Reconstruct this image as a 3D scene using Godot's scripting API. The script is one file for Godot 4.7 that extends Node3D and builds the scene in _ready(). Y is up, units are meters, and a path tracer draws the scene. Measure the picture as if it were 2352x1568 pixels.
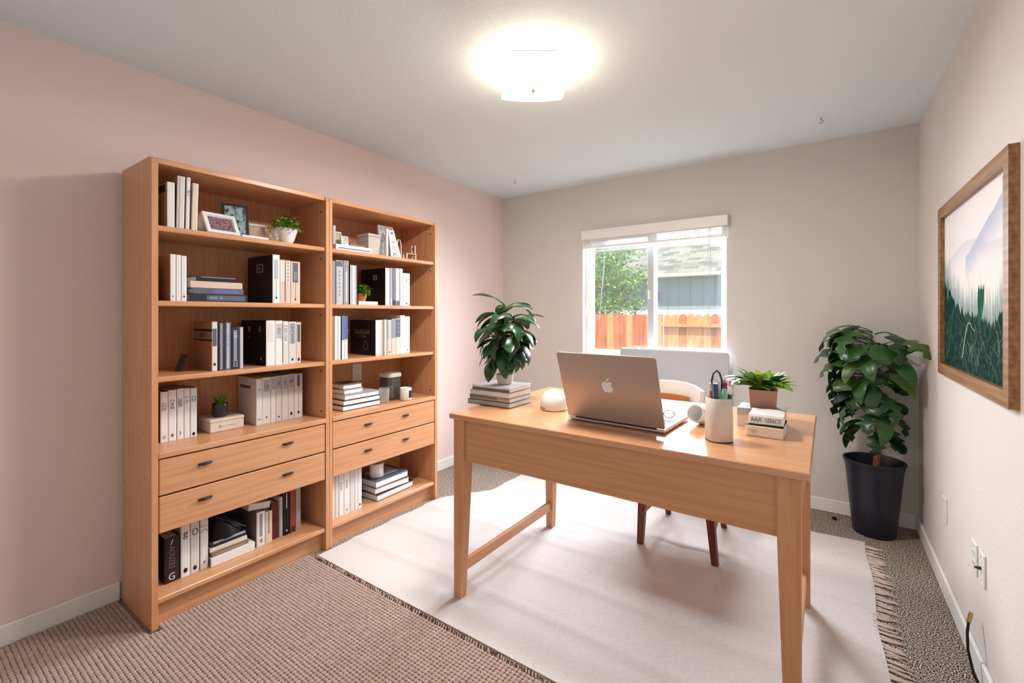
extends Node3D
# A small home office: two beech bookcases along a pink wall, a desk in the middle, a window with a garden behind.
# Axes: x runs along the window wall (0 = pink wall), z runs from the window wall (0) into the room, y is up, metres.

var taken := {}
var m := {}
var rng := RandomNumberGenerator.new()

const ROOM_X := 3.087
const ROOM_Z := 3.86
const ROOM_Y := 2.44
const LIFT := 0.0006

# ------------------------------------------------------------------ nodes
func numbered(called: String) -> String:
	if not taken.has(called):
		taken[called] = 0
		return called
	taken[called] += 1
	return "%s_%03d" % [called, taken[called]]

func tag(o: Node, label: String, category: String, group := "") -> void:
	o.set_meta("label", label)
	o.set_meta("category", category)
	if group != "":
		o.set_meta("group", group)

func thing(called: String, label: String, category: String, at := Vector3.ZERO, turn := 0.0, group := "") -> Node3D:
	var o := Node3D.new()
	o.name = numbered(called)
	add_child(o)
	o.position = at
	o.rotation.y = turn
	tag(o, label, category, group)
	return o

func put(called: String, mesh: Mesh, material: Material, parent: Node = null) -> MeshInstance3D:
	var o := MeshInstance3D.new()
	o.mesh = mesh
	if material != null:
		o.material_override = material
	o.cast_shadow = GeometryInstance3D.SHADOW_CASTING_SETTING_ON
	if parent == null:
		o.name = numbered(called)
		add_child(o)
	else:
		var key := str(parent.get_instance_id()) + called
		var k: int = taken.get(key, -1) + 1
		taken[key] = k
		o.name = called if k == 0 else "%s_%03d" % [called, k]
		parent.add_child(o, true)
	return o

func made(called: String, st: SurfaceTool, material: Material, parent: Node = null) -> MeshInstance3D:
	return put(called, st.commit(), material, parent)

func structure(called: String, st: SurfaceTool, material: Material) -> MeshInstance3D:
	var o := made(called, st, material)
	o.set_meta("kind", "structure")
	return o

func cuboid(called: String, lo: Vector3, hi: Vector3, bev: float, material: Material, parent: Node = null) -> MeshInstance3D:
	var st := tool()
	box(st, lo, hi, bev)
	return made(called, st, material, parent)

# ------------------------------------------------------------------ shapes
func tool() -> SurfaceTool:
	var st := SurfaceTool.new()
	st.begin(Mesh.PRIMITIVE_TRIANGLES)
	return st

func vert(st: SurfaceTool, p: Vector3, n: Vector3, uv := Vector2.ZERO) -> void:
	st.set_normal(n)
	st.set_uv(uv)
	st.add_vertex(p)

func tri(st: SurfaceTool, a: Vector3, b: Vector3, c: Vector3, n: Vector3) -> void:
	vert(st, a, n)
	if (b - a).cross(c - a).dot(n) > 0.0:
		vert(st, c, n)
		vert(st, b, n)
	else:
		vert(st, b, n)
		vert(st, c, n)

func quad(st: SurfaceTool, a: Vector3, b: Vector3, c: Vector3, d: Vector3, n: Vector3) -> void:
	tri(st, a, b, c, n)
	tri(st, a, c, d, n)

func smooth_tri(st: SurfaceTool, p: Array, n: Array, uv := [Vector2.ZERO, Vector2.ZERO, Vector2.ZERO]) -> void:
	var mean: Vector3 = n[0] + n[1] + n[2]
	var order := [0, 1, 2]
	if (p[1] - p[0]).cross(p[2] - p[0]).dot(mean) > 0.0:
		order = [0, 2, 1]
	for k in order:
		vert(st, p[k], n[k], uv[k])

func box(st: SurfaceTool, lo: Vector3, hi: Vector3, bev := 0.0, xf := Transform3D()) -> void:
	var c := (lo + hi) / 2.0
	var h := ((hi - lo) / 2.0).abs()
	bev = minf(bev, minf(h.x, minf(h.y, h.z)) * 0.95)
	for ax in 3:
		var b := (ax + 1) % 3
		var d := (ax + 2) % 3
		for s: float in [-1.0, 1.0]:
			var n := Vector3.ZERO
			n[ax] = s
			var q: Array[Vector3] = []
			for k in [[-1, -1], [1, -1], [1, 1], [-1, 1]]:
				var p := Vector3.ZERO
				p[ax] = s * h[ax]
				p[b] = k[0] * (h[b] - bev)
				p[d] = k[1] * (h[d] - bev)
				q.append(xf * (c + p))
			quad(st, q[0], q[1], q[2], q[3], (xf.basis * n).normalized())
	if bev <= 0.0:
		return
	for ax in 3:
		var b := (ax + 1) % 3
		var d := (ax + 2) % 3
		for sb: float in [-1.0, 1.0]:
			for sd: float in [-1.0, 1.0]:
				var q: Array[Vector3] = []
				for k in [[-1, 0], [1, 0], [1, 1], [-1, 1]]:
					var p := Vector3.ZERO
					p[ax] = k[0] * (h[ax] - bev)
					p[b] = sb * (h[b] - (bev if k[1] == 1 else 0.0))
					p[d] = sd * (h[d] - (bev if k[1] == 0 else 0.0))
					q.append(xf * (c + p))
				var n := Vector3.ZERO
				n[b] = sb
				n[d] = sd
				quad(st, q[0], q[1], q[2], q[3], (xf.basis * n).normalized())
	for sx: float in [-1.0, 1.0]:
		for sy: float in [-1.0, 1.0]:
			for sz: float in [-1.0, 1.0]:
				var s := Vector3(sx, sy, sz)
				var q: Array[Vector3] = []
				for ax in 3:
					var p := Vector3.ZERO
					for e in 3:
						p[e] = s[e] * (h[e] - (0.0 if e == ax else bev))
					q.append(xf * (c + p))
				tri(st, q[0], q[1], q[2], (xf.basis * s).normalized())

# a tapering block: four corners below, four above (same order round)
func block(st: SurfaceTool, low: Array, high: Array) -> void:
	var c := Vector3.ZERO
	for p: Vector3 in low + high:
		c += p / 8.0
	var faces := [[low[0], low[1], low[2], low[3]], [high[0], high[1], high[2], high[3]]]
	for k in 4:
		var e := (k + 1) % 4
		faces.append([low[k], low[e], high[e], high[k]])
	for f in faces:
		var n: Vector3 = (f[1] - f[0]).cross(f[2] - f[0]).normalized()
		var mid: Vector3 = (f[0] + f[1] + f[2] + f[3]) / 4.0
		if n.dot(mid - c) < 0.0:
			n = -n
		quad(st, f[0], f[1], f[2], f[3], n)

func taper(st: SurfaceTool, lo_c: Vector3, lo_s: Vector2, hi_c: Vector3, hi_s: Vector2) -> void:
	var a := []
	var b := []
	for k in [[-1, -1], [1, -1], [1, 1], [-1, 1]]:
		a.append(lo_c + Vector3(k[0] * lo_s.x / 2, 0, k[1] * lo_s.y / 2))
		b.append(hi_c + Vector3(k[0] * hi_s.x / 2, 0, k[1] * hi_s.y / 2))
	block(st, a, b)

# profile: [radius, height] pairs, from the bottom outside up; square > 2 rounds towards a square
func lathe(st: SurfaceTool, profile: Array, seg := 24, xf := Transform3D(), square := 2.0, sz := 1.0) -> void:
	var count := profile.size() - 1
	var ns: Array[Vector2] = []
	for k in count:
		var d := Vector2(profile[k + 1][0] - profile[k][0], profile[k + 1][1] - profile[k][1])
		ns.append(Vector2(d.y, -d.x).normalized())
	for k in count:
		var na := ns[k]
		var nb := ns[k]
		if k > 0 and ns[k - 1].dot(ns[k]) > 0.6:
			na = (ns[k - 1] + ns[k]).normalized()
		if k < count - 1 and ns[k + 1].dot(ns[k]) > 0.6:
			nb = (ns[k + 1] + ns[k]).normalized()
		for j in seg:
			var p := []
			var n := []
			for e in [[0, 0], [0, 1], [1, 1], [1, 0]]:
				var a: float = TAU * (j + e[1]) / seg
				var ca := cos(a)
				var sa := sin(a)
				var mul := 1.0
				var out := Vector2(ca, sa)
				if square > 2.01:
					mul = 1.0 / pow(pow(absf(ca), square) + pow(absf(sa), square), 1.0 / square)
					out = Vector2(signf(ca) * pow(absf(ca) * mul, square - 1.0), signf(sa) * pow(absf(sa) * mul, square - 1.0)).normalized()
				var r: float = profile[k + e[0]][0] * mul
				p.append(xf * Vector3(r * ca, profile[k + e[0]][1], r * sa * sz))
				var nn: Vector2 = na if e[0] == 0 else nb
				n.append((xf.basis * Vector3(out.x * nn.x, nn.y, out.y * nn.x / sz)).normalized())
			smooth_tri(st, [p[0], p[1], p[2]], [n[0], n[1], n[2]])
			smooth_tri(st, [p[0], p[2], p[3]], [n[0], n[2], n[3]])

func tube(st: SurfaceTool, pts: Array, radii: Array, seg := 8, caps := true) -> void:
	var side := Vector3.RIGHT
	var rings := []
	var norms := []
	for k in pts.size():
		var d: Vector3 = (pts[mini(k + 1, pts.size() - 1)] - pts[maxi(k - 1, 0)]).normalized()
		if k == 0 and absf(d.dot(side)) > 0.9:
			side = Vector3.FORWARD
		side = (side - d * side.dot(d)).normalized()
		var other := d.cross(side)
		var r: float = radii[mini(k, radii.size() - 1)]
		var ring := []
		var nr := []
		for j in seg:
			var a := TAU * j / seg
			var n := side * cos(a) + other * sin(a)
			ring.append(pts[k] + n * r)
			nr.append(n)
		rings.append(ring)
		norms.append(nr)
	for k in pts.size() - 1:
		for j in seg:
			var e := (j + 1) % seg
			smooth_tri(st, [rings[k][j], rings[k][e], rings[k + 1][e]], [norms[k][j], norms[k][e], norms[k + 1][e]])
			smooth_tri(st, [rings[k][j], rings[k + 1][e], rings[k + 1][j]], [norms[k][j], norms[k + 1][e], norms[k + 1][j]])
	if caps:
		for k in [0, pts.size() - 1]:
			var d: Vector3 = (pts[0] - pts[1]).normalized() if k == 0 else (pts[k] - pts[k - 1]).normalized()
			for j in seg:
				tri(st, pts[k], rings[k][j], rings[k][(j + 1) % seg], d)

# smooth sheet through rows of points
func grid(st: SurfaceTool, rows: Array, up := Vector3.UP) -> void:
	var r := rows.size()
	var c: int = rows[0].size()
	var norms := []
	for i in r:
		var line := []
		for j in c:
			var du: Vector3 = rows[mini(i + 1, r - 1)][j] - rows[maxi(i - 1, 0)][j]
			var dv: Vector3 = rows[i][mini(j + 1, c - 1)] - rows[i][maxi(j - 1, 0)]
			var n := du.cross(dv).normalized()
			if n.length() < 0.5:
				n = up
			if n.dot(up) < 0.0:
				n = -n
			line.append(n)
		norms.append(line)
	for i in r - 1:
		for j in c - 1:
			var p := [rows[i][j], rows[i][j + 1], rows[i + 1][j + 1], rows[i + 1][j]]
			var n := [norms[i][j], norms[i][j + 1], norms[i + 1][j + 1], norms[i + 1][j]]
			smooth_tri(st, [p[0], p[1], p[2]], [n[0], n[1], n[2]])
			smooth_tri(st, [p[0], p[2], p[3]], [n[0], n[2], n[3]])

# outline in x and y, pulled from z0 to z1
func prism(st: SurfaceTool, outline: PackedVector2Array, z0: float, z1: float, xf := Transform3D()) -> void:
	if Geometry2D.is_polygon_clockwise(outline):
		outline.reverse()
	var idx := Geometry2D.triangulate_polygon(outline)
	for k in range(0, idx.size(), 3):
		for s: float in [z0, z1]:
			var n := (xf.basis * Vector3(0, 0, signf(s - (z0 + z1) / 2.0))).normalized()
			var q := []
			for e in 3:
				q.append(xf * Vector3(outline[idx[k + e]].x, outline[idx[k + e]].y, s))
			tri(st, q[0], q[1], q[2], n)
	for k in outline.size():
		var a := outline[k]
		var b := outline[(k + 1) % outline.size()]
		var d := (b - a).normalized()
		var n := (xf.basis * Vector3(d.y, -d.x, 0)).normalized()
		quad(st, xf * Vector3(a.x, a.y, z0), xf * Vector3(b.x, b.y, z0), xf * Vector3(b.x, b.y, z1), xf * Vector3(a.x, a.y, z1), n)

func disc_outline(rx: float, ry: float, seg := 20, c := Vector2.ZERO) -> PackedVector2Array:
	var a := PackedVector2Array()
	for k in seg:
		a.append(c + Vector2(cos(TAU * k / seg) * rx, sin(TAU * k / seg) * ry))
	return a

# outline with a hole, as quads between two closed loops of the same length
func ring_plate(st: SurfaceTool, outer: Array, inner: Array, z0: float, z1: float, xf := Transform3D()) -> void:
	var c := outer.size()
	for k in c:
		var e := (k + 1) % c
		for s: float in [z0, z1]:
			quad(st, xf * Vector3(outer[k].x, outer[k].y, s), xf * Vector3(outer[e].x, outer[e].y, s), xf * Vector3(inner[e].x, inner[e].y, s), xf * Vector3(inner[k].x, inner[k].y, s), (xf.basis * Vector3(0, 0, signf(s - (z0 + z1) / 2))).normalized())
		for loop in [outer, inner]:
			var d: Vector2 = (loop[e] - loop[k]).normalized()
			var n := Vector2(d.y, -d.x)
			var mid: Vector2 = (loop[e] + loop[k]) / 2.0
			var centre: Vector2 = (outer[0] + outer[c / 2]) / 2.0
			if n.dot(mid - centre) < 0.0:
				n = -n
			if loop == inner:
				n = -n
			quad(st, xf * Vector3(loop[k].x, loop[k].y, z0), xf * Vector3(loop[e].x, loop[e].y, z0), xf * Vector3(loop[e].x, loop[e].y, z1), xf * Vector3(loop[k].x, loop[k].y, z1), (xf.basis * Vector3(n.x, n.y, 0)).normalized())

func rect(w: float, h: float, c := Vector2.ZERO) -> Array:
	return [c + Vector2(-w / 2, -h / 2), c + Vector2(w / 2, -h / 2), c + Vector2(w / 2, h / 2), c + Vector2(-w / 2, h / 2)]

func lettering(called: String, words: String, height: float, material: Material, xf: Transform3D, parent: Node, serif := false) -> MeshInstance3D:
	var t := TextMesh.new()
	var f := SystemFont.new()
	f.font_names = PackedStringArray(["Droid Serif" if serif else "Droid Sans"])
	t.font = f
	t.text = words
	t.font_size = 32
	t.pixel_size = height / 23.0
	t.depth = 0.0006
	t.curve_step = 4.0
	var o := put(called, t, material, parent)
	o.transform = xf
	return o

# ------------------------------------------------------------------ materials
func paint(called: String, r: int, g: int, b: int, rough := 0.6, spec := 0.4) -> StandardMaterial3D:
	var a := StandardMaterial3D.new()
	a.resource_name = called
	a.albedo_color = Color8(r, g, b)
	a.roughness = rough
	a.metallic_specular = spec
	m[called] = a
	return a

func noise_texture(freq: float, colours: Array, offsets: Array, side := 512, kind := FastNoiseLite.TYPE_SIMPLEX, octaves := 4, seed_value := 1) -> NoiseTexture2D:
	var n := FastNoiseLite.new()
	n.noise_type = kind
	n.frequency = freq
	n.fractal_octaves = octaves
	n.seed = seed_value
	var g := Gradient.new()
	g.offsets = PackedFloat32Array(offsets)
	g.colors = PackedColorArray(colours)
	var t := NoiseTexture2D.new()
	t.width = side
	t.height = side
	t.seamless = true
	t.noise = n
	t.color_ramp = g
	return t

func on_world(a: StandardMaterial3D, scale: Vector3) -> StandardMaterial3D:
	a.uv1_triplanar = true
	a.uv1_world_triplanar = true
	a.uv1_triplanar_sharpness = 8.0
	a.uv1_scale = scale
	return a

func relief(a: StandardMaterial3D, t: Texture2D, centimetres: float) -> void:
	a.heightmap_enabled = true
	a.heightmap_texture = t
	a.heightmap_scale = centimetres

func grained(called: String, t: Texture2D, scale: Vector3, rough: float, spec: float) -> StandardMaterial3D:
	var a := paint(called, 255, 255, 255, rough, spec)
	a.albedo_texture = t
	on_world(a, scale)
	return a

# print of a misty valley: pale sky, two faint ridges, dark green growth with pale stalks
func landscape_print() -> ImageTexture:
	var w := 640
	var h := 470
	var im := Image.create(w, h, false, Image.FORMAT_RGB8)
	var n := FastNoiseLite.new()
	n.seed = 11
	n.frequency = 0.01
	n.fractal_octaves = 5
	for x in w:
		var fx := float(x) / w
		var growth := 0.66 - 0.20 * exp(-pow((fx - 0.03) / 0.20, 2.0)) + 0.055 * n.get_noise_2d(x * 3.0, 40.0) + 0.03 * n.get_noise_2d(x * 16.0, 9.0) + 0.05 * exp(-pow((fx - 0.78) / 0.1, 2.0)) - 0.07 * smoothstep(0.85, 1.0, fx)
		var ridge_a := 0.33 - 0.27 * maxf(0.0, (fx - 0.42) / 0.58) + 0.01 * n.get_noise_2d(x * 1.0, 300.0)
		var ridge_b := 0.345 - 0.11 * sin(clampf((fx - 0.02) / 0.72, 0.0, 1.0) * PI * 0.86) + 0.008 * n.get_noise_2d(x * 1.5, 500.0)
		for y in h:
			var fy := float(y) / h
			var c := Color8(232, 228, 230).lerp(Color8(236, 226, 222), smoothstep(0.2, 0.6, fy))
			if fy > ridge_b:
				c = c.lerp(Color8(205, 206, 216), 0.6 * (1.0 - smoothstep(0.0, 0.13, fy - ridge_b)))
			if fx > 0.42 and fy > ridge_a:
				c = c.lerp(Color8(176, 186, 210), 0.8 * (1.0 - smoothstep(0.0, 0.20, fy - ridge_a)))
			var streak := n.get_noise_2d(x * 9.0, y * 0.7)
			var mist := smoothstep(growth - 0.20, growth + 0.02, fy + streak * 0.10)
			c = c.lerp(Color8(96, 126, 120), mist * 0.75)
			if fy > growth:
				var leafy := n.get_noise_2d(x * 7.0, y * 2.6 + 900.0)
				var deep := Color8(8, 26, 32).lerp(Color8(18, 66, 54), clampf(0.5 + leafy * 1.3, 0.0, 1.0))
				var fleck := n.get_noise_2d(x * 14.0 + 70.0, y * 4.0)
				if fleck > 0.32:
					deep = deep.lerp(Color8(120, 158, 110), clampf((fleck - 0.32) * 4.0, 0.0, 0.8))
				c = deep
			im.set_pixel(x, y, c)
	# the tall dark leaf, the small leaf at the left and pale arching stalks
	for y in h:
		var fy := float(y) / h
		for x in w:
			var fx := float(x) / w
			if fy > 0.50 and fy < 0.76:
				var t := (fy - 0.50) / 0.26
				var half := 0.045 * sin(clampf(0.30 + t * 0.75, 0.0, 1.0) * PI)
				var mid := 0.66 - 0.03 * t
				var notch := 0.03 * absf(sin((fx - mid) * 95.0)) if t < 0.14 else 0.0
				if absf(fx - mid) < half and t > notch * 4.0:
					im.set_pixel(x, y, Color8(16, 74, 58).lerp(Color8(40, 120, 84), absf(n.get_noise_2d(x * 9.0, y * 0.8)) * 1.6))
			if fy > 0.42 and fy < 0.56 and absf(fx - 0.075) < 0.018 * sin((fy - 0.42) / 0.14 * PI * 0.8 + 0.1):
				im.set_pixel(x, y, Color8(72, 118, 124))
	rng.seed = 21
	for s in 46:
		var x0 := rng.randf_range(0.05, 0.98)
		var y0 := rng.randf_range(0.74, 0.99)
		var lean := rng.randf_range(-0.12, 0.12)
		var tall := rng.randf_range(0.05, 0.17)
		var c := Color8(150, 176, 132).lerp(Color8(214, 208, 178), rng.randf() * 0.8)
		for k in 120:
			var t := k / 119.0
			var px := int((x0 + lean * t * t) * w)
			var py := int((y0 - tall * t) * h)
			if px >= 0 and px < w and py >= 0 and py < h:
				im.set_pixel(px, py, im.get_pixel(px, py).lerp(c, 0.75))
	for k in 260:
		var t := k / 259.0
		var px := int((0.36 + 0.20 * t) * w)
		var py := int((0.92 - 0.21 * sin(clampf(t * 1.35, 0.0, 1.0) * PI * 0.62) + 0.1 * maxf(0.0, t - 0.7)) * h)
		for e in 4:
			if px + e < w and py < h:
				im.set_pixel(px + e, py, Color8(224, 220, 190))
	im.generate_mipmaps()
	return ImageTexture.create_from_image(im)

func snapshot(seed_value: int, a: Color, b: Color, c: Color) -> StandardMaterial3D:
	var im := Image.create(96, 96, false, Image.FORMAT_RGB8)
	var n := FastNoiseLite.new()
	n.seed = seed_value
	n.frequency = 0.035
	for y in 96:
		for x in 96:
			var v := n.get_noise_2d(x, y) + 0.25 * n.get_noise_2d(x * 4.0, y * 4.0)
			var col := a.lerp(b, clampf(0.5 + v * 1.4, 0.0, 1.0))
			if v > 0.25:
				col = c
			im.set_pixel(x, y, col)
	var s := StandardMaterial3D.new()
	s.resource_name = "photo_print"
	s.albedo_texture = ImageTexture.create_from_image(im)
	s.roughness = 0.35
	return s

func make_materials() -> void:
	# beech: one seamless streak texture, stretched along the grain of each board
	var beech := noise_texture(0.012, [Color8(199, 141, 99), Color8(206, 150, 108), Color8(212, 158, 117), Color8(203, 145, 103)], [0.0, 0.42, 0.66, 1.0], 512, FastNoiseLite.TYPE_SIMPLEX, 5, 3)
	grained("beech_y", beech, Vector3(5.0, 0.22, 5.0), 0.36, 0.42)
	grained("beech_z", beech, Vector3(5.0, 5.0, 0.22), 0.30, 0.45)
	grained("beech_x", beech, Vector3(0.22, 5.0, 5.0), 0.36, 0.42)
	grained("beech_top", beech, Vector3(0.22, 5.0, 5.0), 0.17, 0.55)
	var red := noise_texture(0.012, [Color8(88, 40, 30), Color8(112, 56, 42), Color8(128, 68, 50)], [0.0, 0.5, 1.0], 256, FastNoiseLite.TYPE_SIMPLEX, 4, 8)
	grained("dark_wood", red, Vector3(6.0, 0.4, 6.0), 0.4, 0.4)
	grained("gilt_wood", noise_texture(0.012, [Color8(120, 84, 48), Color8(150, 110, 66), Color8(170, 130, 84)], [0.0, 0.5, 1.0], 256, FastNoiseLite.TYPE_SIMPLEX, 4, 9), Vector3(9.0, 9.0, 0.5), 0.4, 0.45)
	# paint on plaster
	var peel := noise_texture(0.05, [Color.BLACK, Color.WHITE], [0.0, 1.0], 256, FastNoiseLite.TYPE_SIMPLEX, 3, 4)
	var trowel := noise_texture(0.03, [Color.BLACK, Color.WHITE], [0.0, 1.0], 512, FastNoiseLite.TYPE_SIMPLEX, 5, 14)
	relief(on_world(paint("wall_pink", 233, 213, 207, 0.8, 0.3), Vector3(3, 3, 3)), peel, 0.05)
	relief(on_world(paint("wall_greige", 212, 209, 203, 0.8, 0.3), Vector3(3, 3, 3)), peel, 0.05)
	relief(on_world(paint("wall_blush", 220, 212, 207, 0.8, 0.3), Vector3(3, 3, 3)), peel, 0.05)
	relief(on_world(paint("ceiling_white", 228, 239, 245, 0.85, 0.3), Vector3(1.6, 1.6, 3.4)), trowel, 0.04)
	paint("trim_white", 236, 235, 231, 0.4, 0.45)
	paint("vinyl_white", 238, 238, 236, 0.35, 0.45)
	paint("vinyl_grey", 186, 188, 192, 0.4, 0.4)
	paint("plate_white", 232, 230, 224, 0.35, 0.45)
	# floor coverings
	var pile := noise_texture(0.09, [Color8(58, 46, 38), Color8(104, 90, 78), Color8(166, 152, 138), Color8(214, 202, 190)], [0.34, 0.46, 0.54, 0.68], 512, FastNoiseLite.TYPE_SIMPLEX, 2, 6)
	relief(grained("carpet", pile, Vector3(2.9, 2.9, 2.9), 0.95, 0.1), pile, 0.2)
	paint("rug_backing", 150, 122, 108, 0.95, 0.1)
	var yarn := paint("rug_yarn", 255, 255, 255, 0.95, 0.1)
	yarn.vertex_color_use_as_albedo = true
	var linen := noise_texture(0.06, [Color8(206, 196, 191), Color8(214, 205, 201), Color8(220, 212, 209)], [0.0, 0.5, 1.0], 256, FastNoiseLite.TYPE_SIMPLEX, 3, 12)
	relief(grained("linen_rug", linen, Vector3(2.2, 9.0, 9.0), 0.85, 0.2), linen, 0.06)
	paint("fringe", 212, 192, 180, 0.9, 0.1)
	paint("braid_dark", 92, 66, 54, 0.9, 0.1)
	paint("braid_light", 190, 166, 148, 0.9, 0.1)
	# paper, card and cloth
	for k in [["white", 228, 227, 226], ["offwhite", 216, 211, 206], ["cream", 224, 208, 192], ["blush", 214, 190, 178], ["lightgrey", 182, 184, 190], ["grey", 140, 143, 152], ["slate", 92, 98, 112], ["navy", 36, 40, 60], ["black", 22, 20, 24], ["coffee", 150, 108, 86], ["olive", 150, 134, 100], ["red", 158, 70, 48], ["maroon", 92, 40, 36], ["blue", 92, 112, 160], ["paper", 226, 216, 200], ["ink", 34, 32, 38], ["taupe", 128, 112, 100], ["plum", 44, 28, 34], ["ash", 168, 164, 160], ["tan", 190, 150, 112]]:
		paint(k[0], k[1], k[2], k[3], 0.5, 0.4)
	var silver := paint("silver", 205, 205, 210, 0.3, 0.5)
	silver.metallic = 0.9
	var brass := paint("brass", 196, 164, 98, 0.3, 0.5)
	brass.metallic = 0.9
	var steel := paint("dark_steel", 70, 68, 70, 0.35, 0.5)
	steel.metallic = 0.6
	var lid := paint("laptop_metal", 188, 172, 162, 0.34, 0.5)
	lid.metallic = 0.45
	var shell := paint("laptop_base", 214, 208, 204, 0.3, 0.5)
	shell.metallic = 0.5
	paint("logo_white", 240, 240, 242, 0.25, 0.5)
	paint("handle_black", 28, 27, 30, 0.28, 0.5)
	paint("hole_dark", 48, 32, 24, 0.7, 0.2)
	paint("ceramic", 236, 233, 230, 0.25, 0.5)
	paint("clay_white", 214, 202, 188, 0.45, 0.45)
	paint("terracotta", 184, 140, 122, 0.8, 0.2)
	paint("clay_orange", 176, 112, 62, 0.7, 0.2)
	paint("soil", 44, 34, 28, 0.95, 0.1)
	paint("pot_navy", 27, 28, 42, 0.34, 0.45)
	paint("stoneware", 52, 50, 58, 0.3, 0.5)
	var bark := noise_texture(0.03, [Color8(92, 62, 40), Color8(140, 96, 60), Color8(170, 120, 78)], [0.0, 0.5, 1.0], 128, FastNoiseLite.TYPE_SIMPLEX, 3, 2)
	grained("bark", bark, Vector3(10, 3, 10), 0.8, 0.2)
	for k in [["leaf_deep", 30, 66, 34], ["leaf_mid", 46, 92, 40], ["leaf_fresh", 98, 138, 36], ["leaf_lime", 146, 172, 56], ["leaf_olive", 66, 96, 40], ["tree_leaf_dark", 70, 118, 34], ["tree_leaf", 116, 164, 44], ["tree_leaf_bright", 156, 192, 72]]:
		var a := paint(k[0], k[1], k[2], k[3], 0.32, 0.5)
		a.backlight_enabled = true
		a.backlight = Color8(k[1], k[2], k[3]) * 0.5
	var pane := paint("window_glass", 235, 242, 240, 0.02, 0.5)
	pane.transparency = BaseMaterial3D.TRANSPARENCY_ALPHA
	pane.albedo_color.a = 0.04
	var clear := paint("clear_glass", 240, 240, 238, 0.03, 0.5)
	clear.transparency = BaseMaterial3D.TRANSPARENCY_ALPHA
	clear.albedo_color.a = 0.12
	var smoke := paint("smoke_glass", 92, 84, 80, 0.05, 0.5)
	smoke.transparency = BaseMaterial3D.TRANSPARENCY_ALPHA
	smoke.albedo_color.a = 0.45
	var shade := paint("lamp_glass", 255, 250, 238, 0.5, 0.4)
	shade.emission_enabled = true
	shade.emission = Color8(255, 236, 200)
	shade.emission_energy_multiplier = 1.6
	# outdoors
	var cedar := noise_texture(0.012, [Color8(190, 110, 60), Color8(218, 138, 82), Color8(234, 162, 106)], [0.0, 0.5, 1.0], 256, FastNoiseLite.TYPE_SIMPLEX, 4, 31)
	grained("cedar", cedar, Vector3(3.0, 0.25, 3.0), 0.75, 0.2)
	var cedar_red := noise_texture(0.012, [Color8(156, 76, 40), Color8(186, 96, 52), Color8(204, 120, 70)], [0.0, 0.5, 1.0], 256, FastNoiseLite.TYPE_SIMPLEX, 4, 32)
	grained("cedar_red", cedar_red, Vector3(3.0, 0.25, 3.0), 0.75, 0.2)
	paint("siding", 150, 160, 162, 0.7, 0.3)
	paint("siding_white", 232, 232, 230, 0.7, 0.3)
	paint("gutter", 196, 188, 168, 0.6, 0.3)
	for k in [["shingle_a", 124, 119, 104], ["shingle_b", 140, 134, 117], ["shingle_c", 104, 100, 88]]:
		paint(k[0], k[1], k[2], k[3], 0.95, 0.1)
	grained("lawn", noise_texture(0.05, [Color8(60, 74, 36), Color8(98, 112, 56), Color8(132, 128, 84)], [0.0, 0.5, 1.0], 256, FastNoiseLite.TYPE_SIMPLEX, 4, 41), Vector3(0.7, 0.7, 0.7), 0.95, 0.1)

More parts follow.
